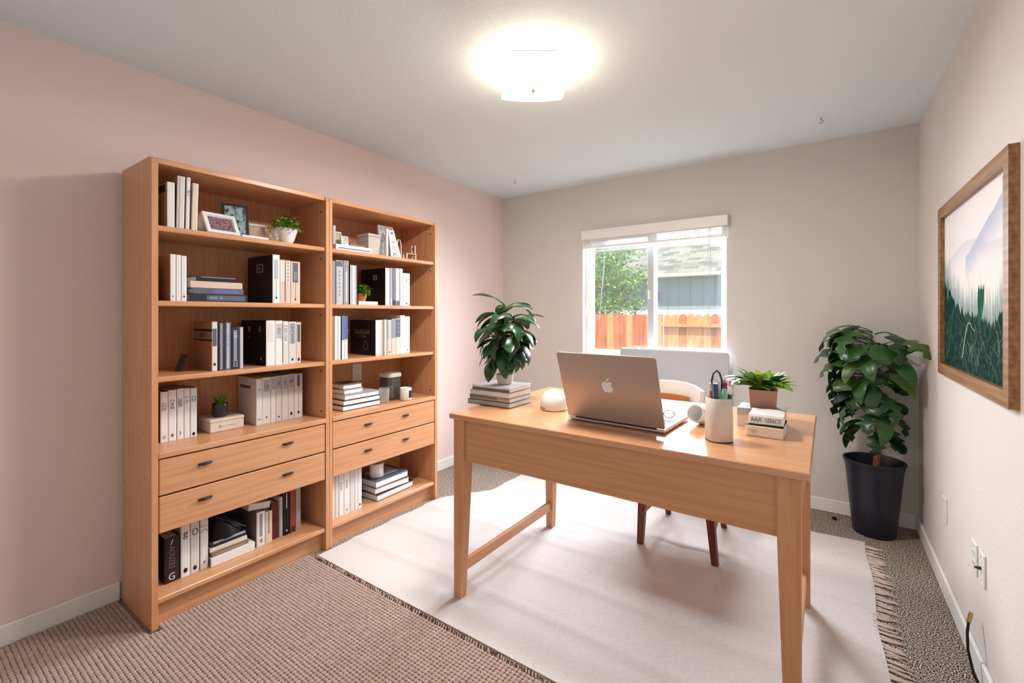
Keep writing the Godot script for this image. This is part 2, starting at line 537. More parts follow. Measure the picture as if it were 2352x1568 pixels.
# ------------------------------------------------------------------ set up
func _ready() -> void:
	var cam := Camera3D.new()
	cam.name = "camera"
	add_child(cam)
	cam.projection = Camera3D.PROJECTION_FRUSTUM
	cam.keep_aspect = Camera3D.KEEP_HEIGHT
	cam.near = 0.05
	cam.far = 200.0
	cam.size = 0.05 * 1568.0 / 1037.24
	cam.frustum_offset = Vector2(0.0, -0.05 * 62.0 / 1037.24)
	cam.position = Vector3(2.635, 1.293, 3.62)
	cam.rotation.y = deg_to_rad(34.915)
	cam.current = true

	var sky_look := ProceduralSkyMaterial.new()
	sky_look.sky_top_color = Color8(150, 186, 226)
	sky_look.sky_horizon_color = Color8(232, 236, 238)
	sky_look.ground_horizon_color = Color8(190, 186, 176)
	sky_look.ground_bottom_color = Color8(120, 116, 106)
	sky_look.sky_energy_multiplier = 1.5
	var sky := Sky.new()
	sky.sky_material = sky_look
	var env := Environment.new()
	env.background_mode = Environment.BG_SKY
	env.sky = sky
	env.tonemap_mode = Environment.TONE_MAPPER_LINEAR
	env.tonemap_exposure = 1.18
	env.sdfgi_enabled = true
	env.ssao_enabled = true
	env.ssil_enabled = true
	var world := WorldEnvironment.new()
	world.name = "world"
	world.environment = env
	add_child(world)

	var sun := DirectionalLight3D.new()
	sun.name = "sun"
	add_child(sun)
	sun.rotation_degrees = Vector3(-58, 24, 0)
	sun.light_color = Color8(255, 244, 226)
	sun.light_energy = 1.75
	sun.light_angular_distance = 0.6
	sun.shadow_enabled = true
	sun.sky_mode = DirectionalLight3D.SKY_MODE_LIGHT_ONLY

	# daylight of the open sky that comes in through the window
	var day := AreaLight3D.new()
	day.name = "window_daylight"
	add_child(day)
	day.position = Vector3(1.45, 1.80, -0.68)
	day.rotation_degrees = Vector3(-48, 180, 0)
	day.area_size = Vector2(1.25, 1.05)
	day.area_normalize_energy = true
	day.light_color = Color8(238, 245, 255)
	day.light_energy = 24.0
	day.shadow_enabled = true
	day.set("area_range", 12.0)

	# unseen light behind the camera, placed to light the desk front and bookcase faces
	var unseen_rear := AreaLight3D.new()
	unseen_rear.name = "unseen_rear_light"
	add_child(unseen_rear)
	unseen_rear.position = Vector3(2.40, 1.05, ROOM_Z + 0.10)
	unseen_rear.rotation_degrees = Vector3(0, 0, 0)
	unseen_rear.area_size = Vector2(0.86, 1.90)
	unseen_rear.area_normalize_energy = true
	unseen_rear.light_color = Color8(255, 252, 248)
	unseen_rear.light_energy = 0.35
	unseen_rear.shadow_enabled = true
	unseen_rear.set("area_range", 12.0)

	make_materials()
	build_room()
	build_window()
	build_outdoors()
	build_rugs()
	build_bookcases()
	build_desk()
	build_chair()
	build_lamp()
	build_shelf_things()
	build_desk_things()
	build_plants()
	build_wall_things()

# ------------------------------------------------------------------ the room
func build_room() -> void:
	var st := tool()
	box(st, Vector3(-0.12, -0.12, -0.14), Vector3(ROOM_X + 0.12, 0.0, ROOM_Z + 0.12))
	structure("floor", st, m.carpet)
	st = tool()
	box(st, Vector3(-0.12, ROOM_Y, -0.14), Vector3(ROOM_X + 0.12, ROOM_Y + 0.12, ROOM_Z + 0.12))
	structure("ceiling", st, m.ceiling_white)
	st = tool()
	box(st, Vector3(-0.12, 0, 0), Vector3(0, ROOM_Y, ROOM_Z))
	structure("wall_left", st, m.wall_pink)
	st = tool()
	box(st, Vector3(ROOM_X, 0, 0), Vector3(ROOM_X + 0.12, ROOM_Y, ROOM_Z))
	structure("wall_right", st, m.wall_blush)
	st = tool()
	box(st, Vector3(-0.12, 0, ROOM_Z), Vector3(1.95, ROOM_Y, ROOM_Z + 0.12))
	box(st, Vector3(2.85, 0, ROOM_Z), Vector3(ROOM_X + 0.12, ROOM_Y, ROOM_Z + 0.12))
	box(st, Vector3(1.95, 2.05, ROOM_Z), Vector3(2.85, ROOM_Y, ROOM_Z + 0.12))  # opening out of view, left for the light behind the camera
	structure("wall_front", st, m.wall_greige)
	# unseen hallway and doorway, placed for the light on desk front and bookcases
	st = tool()
	box(st, Vector3(1.0, -0.12, ROOM_Z + 0.12), Vector3(3.8, 0.0, ROOM_Z + 1.5))
	structure("floor_unseen_hall", st, m.carpet)
	st = tool()
	box(st, Vector3(1.0, ROOM_Y, ROOM_Z + 0.12), Vector3(3.8, ROOM_Y + 0.12, ROOM_Z + 1.5))
	structure("ceiling_unseen_hall", st, m.ceiling_white)
	st = tool()
	box(st, Vector3(0.9, 0, ROOM_Z + 0.12), Vector3(1.0, ROOM_Y, ROOM_Z + 1.5))
	box(st, Vector3(3.8, 0, ROOM_Z + 0.12), Vector3(3.9, ROOM_Y, ROOM_Z + 1.5))
	box(st, Vector3(0.9, 0, ROOM_Z + 1.4), Vector3(3.9, ROOM_Y, ROOM_Z + 1.5))
	structure("wall_unseen_hall", st, m.wall_greige)
	# window wall with its opening: x 0.87 to 2.03, y 0.92 to 1.97
	st = tool()
	box(st, Vector3(-0.12, 0, -0.14), Vector3(0.87, ROOM_Y, 0))
	box(st, Vector3(2.03, 0, -0.14), Vector3(ROOM_X + 0.12, ROOM_Y, 0))
	box(st, Vector3(0.87, 0, -0.14), Vector3(2.03, 0.92, 0))
	box(st, Vector3(0.87, 1.97, -0.14), Vector3(2.03, ROOM_Y, 0))
	structure("wall_back", st, m.wall_greige)
	var h := 0.085
	st = tool()
	box(st, Vector3(0.0, 0, 0.0), Vector3(0.014, h, 1.318), 0.004)
	box(st, Vector3(0.0, 0, 2.958), Vector3(0.014, h, ROOM_Z), 0.004)
	structure("baseboard_left", st, m.trim_white)
	st = tool()
	box(st, Vector3(0.014, 0, 0.0), Vector3(ROOM_X - 0.014, h, 0.014), 0.004)
	structure("baseboard_back", st, m.trim_white)
	st = tool()
	box(st, Vector3(ROOM_X - 0.014, 0, 0.0), Vector3(ROOM_X, h, ROOM_Z), 0.004)
	structure("baseboard_right", st, m.trim_white)
	st = tool()
	box(st, Vector3(0.014, 0, ROOM_Z - 0.014), Vector3(1.95, h, ROOM_Z), 0.004)
	box(st, Vector3(2.85, 0, ROOM_Z - 0.014), Vector3(ROOM_X - 0.014, h, ROOM_Z), 0.004)
	structure("baseboard_front", st, m.trim_white)

func build_window() -> void:
	var w := Node3D.new()
	w.name = "window_1"
	add_child(w)
	w.set_meta("kind", "structure")
	w.position = Vector3(0.87, 0.92, -0.10)
	# local: x 0 to 1.16, y 0 to 1.05, z -0.03 to 0.03
	var st := tool()
	ring_plate(st, rect(1.16, 1.05, Vector2(0.58, 0.525)), rect(1.09, 0.98, Vector2(0.58, 0.525)), -0.035, 0.035)
	made("window_frame", st, m.vinyl_white, w)
	st = tool()
	ring_plate(st, rect(0.57, 0.98, Vector2(0.32, 0.525)), rect(0.505, 0.915, Vector2(0.32, 0.525)), 0.002, 0.03)
	made("sash", st, m.vinyl_white, w)
	st = tool()
	ring_plate(st, rect(0.53, 0.98, Vector2(0.86, 0.525)), rect(0.49, 0.94, Vector2(0.86, 0.525)), -0.03, -0.004)
	made("sash", st, m.vinyl_white, w)
	cuboid("meeting_rail", Vector3(0.553, 0.035, -0.004), Vector3(0.602, 1.015, 0.036), 0.003, m.vinyl_grey, w)
	cuboid("pane", Vector3(0.065, 0.06, 0.012), Vector3(0.575, 0.99, 0.016), 0.0, m.window_glass, w)
	cuboid("pane", Vector3(0.61, 0.05, -0.02), Vector3(1.11, 1.0, -0.016), 0.0, m.window_glass, w)
	cuboid("sill", Vector3(0.0, -0.0, 0.036), Vector3(1.16, 0.018, 0.118), 0.004, m.trim_white, w)
	cuboid("latch", Vector3(0.556, 0.5, 0.036), Vector3(0.576, 0.57, 0.044), 0.002, m.vinyl_white, w)

	var b := thing("window_blind", "white horizontal blind pulled up under its valance over the window", "blind", Vector3(1.463, 1.86, 0.0))
	cuboid("valance", Vector3(-0.583, 0.078, 0.002), Vector3(0.583, 0.158, 0.058), 0.004, m.trim_white, b)
	for k in 6:
		var y := 0.022 + k * 0.0098
		cuboid("slat", Vector3(-0.572, y, 0.008), Vector3(0.572, y + 0.0058, 0.052), 0.002, m.vinyl_white, b)
	cuboid("bottom_rail", Vector3(-0.572, 0.0, 0.010), Vector3(0.572, 0.019, 0.050), 0.004, m.vinyl_white, b)
	st = tool()
	tube(st, [Vector3(-0.484, 0.09, 0.062), Vector3(-0.50, -0.2, 0.064), Vector3(-0.546, -0.62, 0.066)], [0.0045], 6)
	made("tilt_wand", st, m.vinyl_white, b)
	for k in 2:
		st = tool()
		var x := 0.455 + k * 0.012
		tube(st, [Vector3(x, 0.08, 0.062), Vector3(x + 0.002, -0.3, 0.064), Vector3(x - 0.004, -0.72 - k * 0.02, 0.066)], [0.0016], 5)
		made("pull_cord", st, m.vinyl_grey, b)
	for x: float in [-0.3, 0.0, 0.36]:
		st = tool()
		box(st, Vector3(x, 0.0, 0.0525), Vector3(x + 0.004, 0.08, 0.0545))
		made("ladder_tape", st, m.vinyl_white, b)

# ------------------------------------------------------------------ outside the window
func build_outdoors() -> void:
	var st := tool()
	box(st, Vector3(-14, -0.5, -22), Vector3(12, -0.42, -0.16))
	structure("ground", st, m.lawn)

	# board fence: plain boards to the left of the post, round-topped boards with rails to the right
	var f := thing("board_fence", "orange cedar board fence beyond the window, round-topped boards right of a post", "fence", Vector3(0, -0.42, -5.5))
	var plain := tool()
	box(plain, Vector3(-0.0697, 0, -0.01), Vector3(0.0697, 1.715, 0.01), 0.004)
	var plain_mesh := plain.commit()
	var shaped := tool()
	var top := PackedVector2Array([Vector2(-0.068, 0), Vector2(0.068, 0), Vector2(0.068, 1.66), Vector2(0.055, 1.685), Vector2(0.035, 1.706), Vector2(0.012, 1.716), Vector2(-0.012, 1.716), Vector2(-0.035, 1.706), Vector2(-0.055, 1.685), Vector2(-0.068, 1.66)])
	for k in top.size():
		top[k].x *= 1.062
	prism(shaped, top, -0.01, 0.01)
	var shaped_mesh := shaped.commit()
	rng.seed = 5
	for k in 17:
		var o := put("board", plain_mesh, m.cedar_red if k % 3 != 1 else m.cedar, f)
		o.position = Vector3(-2.55 + k * 0.1405, rng.randf_range(-0.012, 0.012), 0.05 + rng.randf_range(-0.004, 0.004))
	for k in 13:
		var o := put("board", shaped_mesh, m.cedar if k % 4 != 2 else m.cedar_red, f)
		o.position = Vector3(0.03 + k * 0.146, rng.randf_range(-0.008, 0.008), -0.03 + rng.randf_range(-0.003, 0.003))
	cuboid("post", Vector3(-0.205, 0, -0.03), Vector3(-0.062, 1.72, 0.07), 0.005, m.cedar, f)
	cuboid("rail", Vector3(-0.062, 1.47, -0.018), Vector3(1.9, 1.535, 0.075), 0.004, m.cedar, f)
	cuboid("rail", Vector3(-0.062, 0.35, -0.018), Vector3(1.9, 0.42, 0.055), 0.004, m.cedar, f)

	# the house behind it
	var h := thing("neighbour_house", "grey sided house with shingled roof behind the cedar fence", "house", Vector3(0, -0.42, -9.0))
	var panel := tool()
	box(panel, Vector3(-0.148, 1.845, -0.02), Vector3(0.148, 2.72, 0.02), 0.006)
	var panel_mesh := panel.commit()
	for k in 27:
		var o := put("siding_panel", panel_mesh, m.siding, h)
		o.position = Vector3(-5.0 + k * 0.3, 0, 0)
	cuboid("backing_wall", Vector3(-5.15, 0.0, -0.25), Vector3(2.95, 2.72, -0.022), 0.0, m.siding, h)
	cuboid("lower_band", Vector3(-5.15, 0.0, -0.018), Vector3(2.95, 1.84, 0.045), 0.006, m.siding_white, h)
	cuboid("meter_box", Vector3(-1.27, 2.08, 0.02), Vector3(-1.17, 2.32, 0.09), 0.006, m.slate, h)
	cuboid("soffit", Vector3(-5.3, 2.72, -0.2), Vector3(3.1, 2.75, 0.42), 0.0, m.gutter, h)
	cuboid("gutter", Vector3(-5.3, 2.70, 0.36), Vector3(3.1, 2.80, 0.46), 0.012, m.gutter, h)
	var slope := atan2(0.42, 1.0)
	var roof_at := Transform3D(Basis(Vector3.RIGHT, slope), Vector3(0, 2.79, 0.42))
	st = tool()
	box(st, Vector3(-5.3, -0.06, -5.2), Vector3(3.1, 0.0, 0.0), 0.0, roof_at)
	made("roof_deck", st, m.shingle_c, h)
	var tab := tool()
	box(tab, Vector3(-0.158, 0.0, -0.25), Vector3(0.158, 0.016, 0.0), 0.003)
	var tab_mesh := tab.commit()
	var look := ["shingle_a", "shingle_b", "shingle_c", "shingle_b"]
	rng.seed = 12
	for row in 19:
		for col in 15:
			var o := put("shingle", tab_mesh, m[look[rng.randi() % 4]], h)
			var x := -3.35 + col * 0.323 + (0.16 if row % 2 else 0.0) - row * 0.028
			o.transform = roof_at * Transform3D(Basis(Vector3.RIGHT, 0.045), Vector3(x, 0.004 + rng.randf() * 0.004, -row * 0.2 + rng.randf_range(-0.015, 0.015)))

	# garden tree
	var t := thing("garden_tree", "light green leafy tree between the cedar fence and grey house", "tree", Vector3(-2.35, -0.42, -7.2))
	st = tool()
	tube(st, [Vector3(0, 0, 0), Vector3(0.05, 0.9, 0.02), Vector3(-0.02, 1.8, 0), Vector3(0.1, 2.6, 0.05)], [0.09, 0.07, 0.055, 0.02], 8)
	made("trunk", st, m.bark, t)
	rng.seed = 31
	var tips := []
	for k in 26:
		var a := rng.randf_range(0, TAU)
		var r := rng.randf_range(0.35, 1.15)
		var y := rng.randf_range(1.85, 3.5)
		tips.append(Vector3(cos(a) * r, y, sin(a) * r * 0.7))
	for extra in [Vector3(1.25, 2.62, 0.2), Vector3(1.05, 2.35, 0.3), Vector3(1.15, 1.95, 0.2), Vector3(0.7, 2.1, 0.4), Vector3(0.55, 2.5, 0.4), Vector3(0.3, 2.3, 0.45), Vector3(0.75, 3.15, 0.2), Vector3(0.35, 3.4, 0.1), Vector3(0.1, 2.0, 0.5), Vector3(0.95, 2.55, 0.25), Vector3(0.05, 2.9, 0.4), Vector3(0.45, 2.85, 0.35), Vector3(0.2, 1.85, 0.45)]:
		tips.append(extra)
	for k in tips.size():
		if k % 3 == 0:
			st = tool()
			var low := Vector3(0, 1.3 + rng.randf() * 0.8, 0)
			tube(st, [low, (low + tips[k]) / 2 + Vector3(0, 0.08, 0), tips[k]], [0.02, 0.012, 0.004], 5)
			made("branch", st, m.bark, t)
	for tone in [["tree_leaf_dark", 0.9], ["tree_leaf", 1.0], ["tree_leaf_bright", 1.0]]:
		st = tool()
		for tip in tips:
			for k in 105:
				var d := Vector3(rng.randfn(0, 0.17), rng.randfn(0, 0.13), rng.randfn(0, 0.15))
				small_leaf(st, tip + d, rng.randf_range(0.06, 0.12), rng)
		var foliage := made("foliage", st, m[tone[0]], t)
		foliage.set_meta("kind", "stuff")

func small_leaf(st: SurfaceTool, at: Vector3, size: float, r: RandomNumberGenerator) -> void:
	var b := Basis.from_euler(Vector3(r.randf_range(-0.9, 0.9), r.randf_range(0, TAU), r.randf_range(-0.9, 0.9)))
	var p := [at, at + b * Vector3(size * 0.45, size * 0.06, size * 0.26), at + b * Vector3(size, -size * 0.1, 0), at + b * Vector3(size * 0.45, size * 0.06, -size * 0.26), at + b * Vector3(size * 0.5, -size * 0.02, 0)]
	var n := b * Vector3.UP
	for k in [[0, 1, 4], [1, 2, 4], [2, 3, 4], [3, 0, 4]]:
		tri(st, p[k[0]], p[k[1]], p[k[2]], n)

# ------------------------------------------------------------------ rugs
func build_rugs() -> void:
	# pale cloth rug: gently creased across its length, thin, with a fringe along its right end
	var r := thing("cloth_rug", "large pale cloth rug under the desk with fringed right edge", "rug")
	var rows := []
	var nu := 64
	var nv := 72
	var creases := [0.80, 1.10, 1.42, 1.72, 2.0]
	for i in nv + 1:
		var v := float(i) / nv
		var line := []
		for j in nu + 1:
			var u := float(j) / nu
			var zb := lerpf(0.60, 0.385, u)
			var z := lerpf(zb, 2.236, v)
			var xl := lerpf(0.62, 0.405, smoothstep(0.95, 1.35, z))
			var x := lerpf(xl, 2.812 + 0.006 * sin(z * 9.0), u)
			var y := 0.0075
			for c: float in creases:
				var d := z - c - 0.03 * sin(x * 1.7 + c)
				y += 0.0060 * exp(-pow(d / 0.020, 2.0)) + 0.0040 * exp(-pow((d + 0.06) / 0.06, 2.0))
			y += 0.0012 * sin(x * 5.0 + z * 3.0)
			# puckers where the desk and chair feet press the cloth
			for foot: Vector2 in [Vector2(1.25, 2.06), Vector2(1.30, 1.25), Vector2(1.78, 1.14), Vector2(2.165, 1.10)]:
				var q := Vector2(x, z) - foot
				var dist := q.length()
				y += 0.0075 * absf(sin(q.angle() * 3.0)) * exp(-pow((dist - 0.09) / 0.06, 2.0))
			for foot: Vector2 in [Vector2(1.258, 2.062), Vector2(1.258, 1.235), Vector2(2.554, 2.062), Vector2(2.554, 1.235), Vector2(1.773, 1.12), Vector2(2.163, 1.12), Vector2(1.795, 0.65), Vector2(2.125, 0.65)]:
				y = lerpf(y, 0.0070, exp(-pow((Vector2(x, z) - foot).length() / 0.055, 4.0)))
			line.append(Vector3(x, y, z))
		rows.append(line)
	var st := tool()
	grid(st, rows)
	var rim := []
	for j in nu + 1:
		rim.append(rows[0][j])
	for i in range(1, nv + 1):
		rim.append(rows[i][nu])
	for j in range(nu - 1, -1, -1):
		rim.append(rows[nv][j])
	for i in range(nv - 1, 0, -1):
		rim.append(rows[i][0])
	for k in rim.size():
		var a: Vector3 = rim[k]
		var b: Vector3 = rim[(k + 1) % rim.size()]
		var n := (b - a).cross(Vector3.UP).normalized()
		if n.dot(a - Vector3(1.7, 0, 1.3)) < 0.0:
			n = -n
		quad(st, a, b, Vector3(b.x, 0.0, b.z), Vector3(a.x, 0.0, a.z), n)
	made("cloth", st, m.linen_rug, r)
	rng.seed = 44
	var kinds := []
	for k in 6:
		st = tool()
		for strand in 3:
			var pts := []
			var wob := rng.randf_range(0.002, 0.006)
			var ph := rng.randf_range(0, TAU)
			var long := rng.randf_range(0.06, 0.10)
			for e in 8:
				var t := e / 7.0
				pts.append(Vector3(t * long, 0.0042 + 0.0012 * sin(t * 9.0 + ph), (strand - 1) * (0.0035 + 0.003 * t) + wob * t * sin(t * 7.0 + ph)))
			tube(st, pts, [0.0036, 0.0034, 0.0034, 0.0032, 0.003, 0.0028, 0.0024, 0.0014], 5)
		kinds.append(st.commit())
	var z0 := 0.43
	while z0 < 2.22:
		var o := put("tassel", kinds[rng.randi() % 6], m.fringe, r)
		o.position = Vector3(2.80 + 0.006 * sin(z0 * 9.0), 0.0, z0)
		o.rotation.y = rng.randf_range(-0.35, 0.2)
		z0 += rng.randf_range(0.022, 0.030)

	# brown woven rug in front, fitted round the near bookcase
	var w := thing("woven_rug", "brown nubby woven rug in front of the near bookcase", "rug")
	st = tool()
	box(st, Vector3(0.402, 0, 2.262), Vector3(3.0, 0.0025, 3.80), 0.001)
	box(st, Vector3(0.018, 0, 2.962), Vector3(0.402, 0.0025, 3.80), 0.001)
	box(st, Vector3(0.350, 0, 2.262), Vector3(0.402, 0.0025, 2.929), 0.001)
	made("backing", st, m.rug_backing, w)
	# the weave: rows of plump yarn loops side by side, with small gaps where four of them meet
	st = tool()
	lathe(st, [[1.0, 0.0], [1.0, 0.45], [0.96, 0.72], [0.82, 0.91], [0.5, 0.985], [0.0, 1.0]], 14, Transform3D(), 2.25)
	var loop := st.commit()
	var spots: Array[Transform3D] = []
	var tints := PackedColorArray()
	rng.seed = 77
	var px := 0.0175
	var pz := 0.0150
	var row := 0
	var zz := 2.272
	while zz < 3.79:
		var xx := 0.028 + 0.004 * sin(zz * 3.0)
		while xx < 2.45:
			var free := xx > 0.412 or zz > 2.973 or (xx > 0.362 and zz < 2.918)
			if free:
				var sx := px * 0.5 * rng.randf_range(1.0, 1.12)
				var sz := pz * 0.5 * rng.randf_range(1.0, 1.12)
				var b := Basis(Vector3.UP, rng.randf_range(-0.12, 0.12)) * Basis.from_scale(Vector3(sx, rng.randf_range(0.0080, 0.0088), sz))
				spots.append(Transform3D(b, Vector3(xx + rng.randf_range(-0.0008, 0.0008), 0.0015, zz + rng.randf_range(-0.0006, 0.0006))))
				var tone := rng.randf_range(0.92, 1.06)
				tints.append(Color(0.42 * tone, 0.318 * tone, 0.268 * tone))
			xx += px
		zz += pz
		row += 1
	var many := MultiMesh.new()
	many.transform_format = MultiMesh.TRANSFORM_3D
	many.use_colors = true
	many.mesh = loop
	many.instance_count = spots.size()
	for k in spots.size():
		many.set_instance_transform(k, spots[k])
		many.set_instance_color(k, tints[k])
	var pile := MultiMeshInstance3D.new()
	pile.name = "yarn_loops"
	pile.multimesh = many
	pile.material_override = m.rug_yarn
	w.add_child(pile, true)
	pile.set_meta("kind", "stuff")
	rng.seed = 9
	for tone in ["braid_dark", "braid_light"]:
		st = tool()
		var x := 0.41 + (0.0 if tone == "braid_dark" else 0.007)
		while x < 2.6:
			var lean := rng.randf_range(0.008, 0.013)
			var z := 2.252 + rng.randf_range(-0.002, 0.002)
			tube(st, [Vector3(x, 0.004, z - 0.009), Vector3(x + lean * 0.5, 0.0105, z), Vector3(x + lean, 0.004, z + 0.010)], [0.0030, 0.0042, 0.0030], 5)
			x += rng.randf_range(0.011, 0.016)
		made("edge_stitching", st, m[tone], w).set_meta("kind", "stuff")

# ------------------------------------------------------------------ furniture
func build_bookcases() -> void:
	bookcase(2.955, 2.160, 0.022, 0.018, "tall beech bookcase with two drawers, nearer the camera", [2.762, 2.390])
	bookcase(2.158, 1.320, 0.018, 0.022, "tall beech bookcase with two drawers, farther from the camera", [1.90, 1.607])

func bookcase(z_hi: float, z_lo: float, t_hi: float, t_lo: float, label: String, pulls: Array) -> void:
	var x0 := 0.022
	var x1 := 0.39
	var high := 1.94
	var b := thing("bookcase", label, "bookcase", Vector3(0, 0, 0), 0.0, "beech bookcases along the pink wall")
	# side panels with an eased top front corner
	for s in [[z_hi - t_hi, z_hi], [z_lo, z_lo + t_lo]]:
		var st := tool()
		var outline := PackedVector2Array([Vector2(x0, 0), Vector2(x1 - 0.004, 0), Vector2(x1, 0.006), Vector2(x1, high - 0.03), Vector2(x1 - 0.008, high - 0.010), Vector2(x1 - 0.028, high), Vector2(x0, high)])
		# pull along z
		var xf := Transform3D(Basis(Vector3(1, 0, 0), Vector3(0, 1, 0), Vector3(0, 0, 1)), Vector3.ZERO)
		prism(st, outline, s[0], s[1], xf)
		made("side_panel", st, m.beech_y, b)
	var za := z_lo + t_lo
	var zb := z_hi - t_hi
	cuboid("back_panel", Vector3(x0, 0.06, za), Vector3(x0 + 0.008, high - 0.004, zb), 0.0, m.beech_y, b)
	cuboid("top_panel", Vector3(x0 + 0.008, high - 0.024, za), Vector3(x1 - 0.012, high - 0.002, zb), 0.002, m.beech_z, b)
	for y: float in [1.66, 1.35, 1.035]:
		cuboid("shelf", Vector3(x0 + 0.008, y - 0.022, za), Vector3(x1 - 0.008, y, zb), 0.003, m.beech_z, b)
	cuboid("ledge", Vector3(x0 + 0.008, 0.700, za), Vector3(x1 + 0.003, 0.725, zb), 0.003, m.beech_z, b)
	cuboid("divider_panel", Vector3(x0 + 0.008, 0.384, za), Vector3(x1 - 0.03, 0.392, zb), 0.0, m.beech_z, b)
	cuboid("shelf", Vector3(x0 + 0.008, 0.103, za), Vector3(x1 - 0.006, 0.125, zb), 0.003, m.beech_z, b)
	cuboid("plinth", Vector3(x1 - 0.06, 0.0, za), Vector3(x1 - 0.042, 0.103, zb), 0.0, m.beech_z, b)
	# drawers with arched dark pulls
	for d in [[0.547, 0.694], [0.392, 0.540]]:
		var st := tool()
		box(st, Vector3(x1 - 0.022, d[0], za + 0.004), Vector3(x1 - 0.002, d[1], zb - 0.004), 0.003)
		var front := made("drawer", st, m.beech_z, b)
		for z: float in pulls:
			st = tool()
			var yc: float = (d[0] + d[1]) / 2.0 + 0.016
			var rows := []
			for i in 9:
				var a := -PI / 2 + PI * i / 8.0
				var line := []
				for j in 7:
					var u := PI * j / 6.0
					line.append(Vector3(x1 - 0.004 + 0.020 * sin(u) * (0.25 + 0.75 * cos(a)), yc + 0.0035 + 0.0085 * cos(u) * pow(cos(a), 0.45) * (1.0 if u > PI / 2 else 0.5), z + 0.029 * sin(a)))
				rows.append(line)
			grid(st, rows, Vector3(1, 0.3, 0))
			var pull := made("pull", st, m.handle_black, front)
			pull.set_meta("label", "arched black drawer pull")
	# shelf pins and screw holes
	var dot := tool()
	lathe(dot, [[0.0, 0.0], [0.0042, 0.0], [0.0042, 0.003], [0.0, 0.003]], 8)
	var dot_mesh := dot.commit()
	for y: float in [1.86, 1.60, 1.29, 0.98, 0.76]:
		var o := put("shelf_pin", dot_mesh, m.hole_dark, b)
		o.transform = Transform3D(Basis(Vector3.RIGHT, PI / 2), Vector3(x1 - 0.045, y, za))
	if z_hi > 2.5:
		for p in [[0.345, 1.49], [0.07, 1.47], [0.33, 1.16], [0.05, 1.18], [0.07, 0.86], [0.30, 0.80], [0.31, 0.61], [0.06, 0.55], [0.34, 0.30]]:
			var o := put("screw_hole", dot_mesh, m.hole_dark, b)
			o.transform = Transform3D(Basis(Vector3.RIGHT, PI / 2) * Basis.from_scale(Vector3(0.6, 0.4, 0.6)), Vector3(p[0], p[1], z_hi - 0.0005))

func build_desk() -> void:
	var d := thing("desk", "wide beech desk with tapered legs standing on pale rug", "desk")
	cuboid("desk_top", Vector3(1.222, 0.820, 1.199), Vector3(2.596, 0.845, 2.098), 0.003, m.beech_top, d)
	cuboid("front_apron", Vector3(1.292, 0.634, 2.052), Vector3(2.520, 0.820, 2.072), 0.001, m.beech_x, d)
	cuboid("back_apron", Vector3(1.292, 0.735, 1.226), Vector3(2.520, 0.820, 1.246), 0.001, m.beech_x, d)
	for x: float in [1.250, 2.548]:
		cuboid("side_apron", Vector3(x, 0.650, 1.285), Vector3(x + 0.02, 0.820, 2.022), 0.001, m.beech_z, d)
	var y0 := 0.0085
	for sx in [0, 1]:
		for sz in [0, 1]:
			var st := tool()
			var xo := 1.238 if sx == 0 else 2.574
			var dx := 1.0 if sx == 0 else -1.0
			var zo := 1.215 if sz == 0 else 2.082
			var dz := 1.0 if sz == 0 else -1.0
			var wide := 0.062
			var mid := 0.060
			var thin := 0.040
			var cx := func(wd: float): return xo + dx * wd / 2.0
			var cz := func(wd: float): return zo + dz * wd / 2.0
			taper(st, Vector3(cx.call(thin), y0, cz.call(thin)), Vector2(thin, thin), Vector3(cx.call(mid), 0.62, cz.call(mid)), Vector2(mid, mid))
			taper(st, Vector3(cx.call(mid), 0.62, cz.call(mid)), Vector2(mid, mid), Vector3(cx.call(wide), 0.820, cz.call(wide)), Vector2(wide, wide))
			made("leg", st, m.beech_y, d)
	for x: float in [1.252, 2.540]:
		cuboid("stretcher", Vector3(x, 0.115, 1.262), Vector3(x + 0.022, 0.165, 2.034), 0.002, m.beech_z, d)

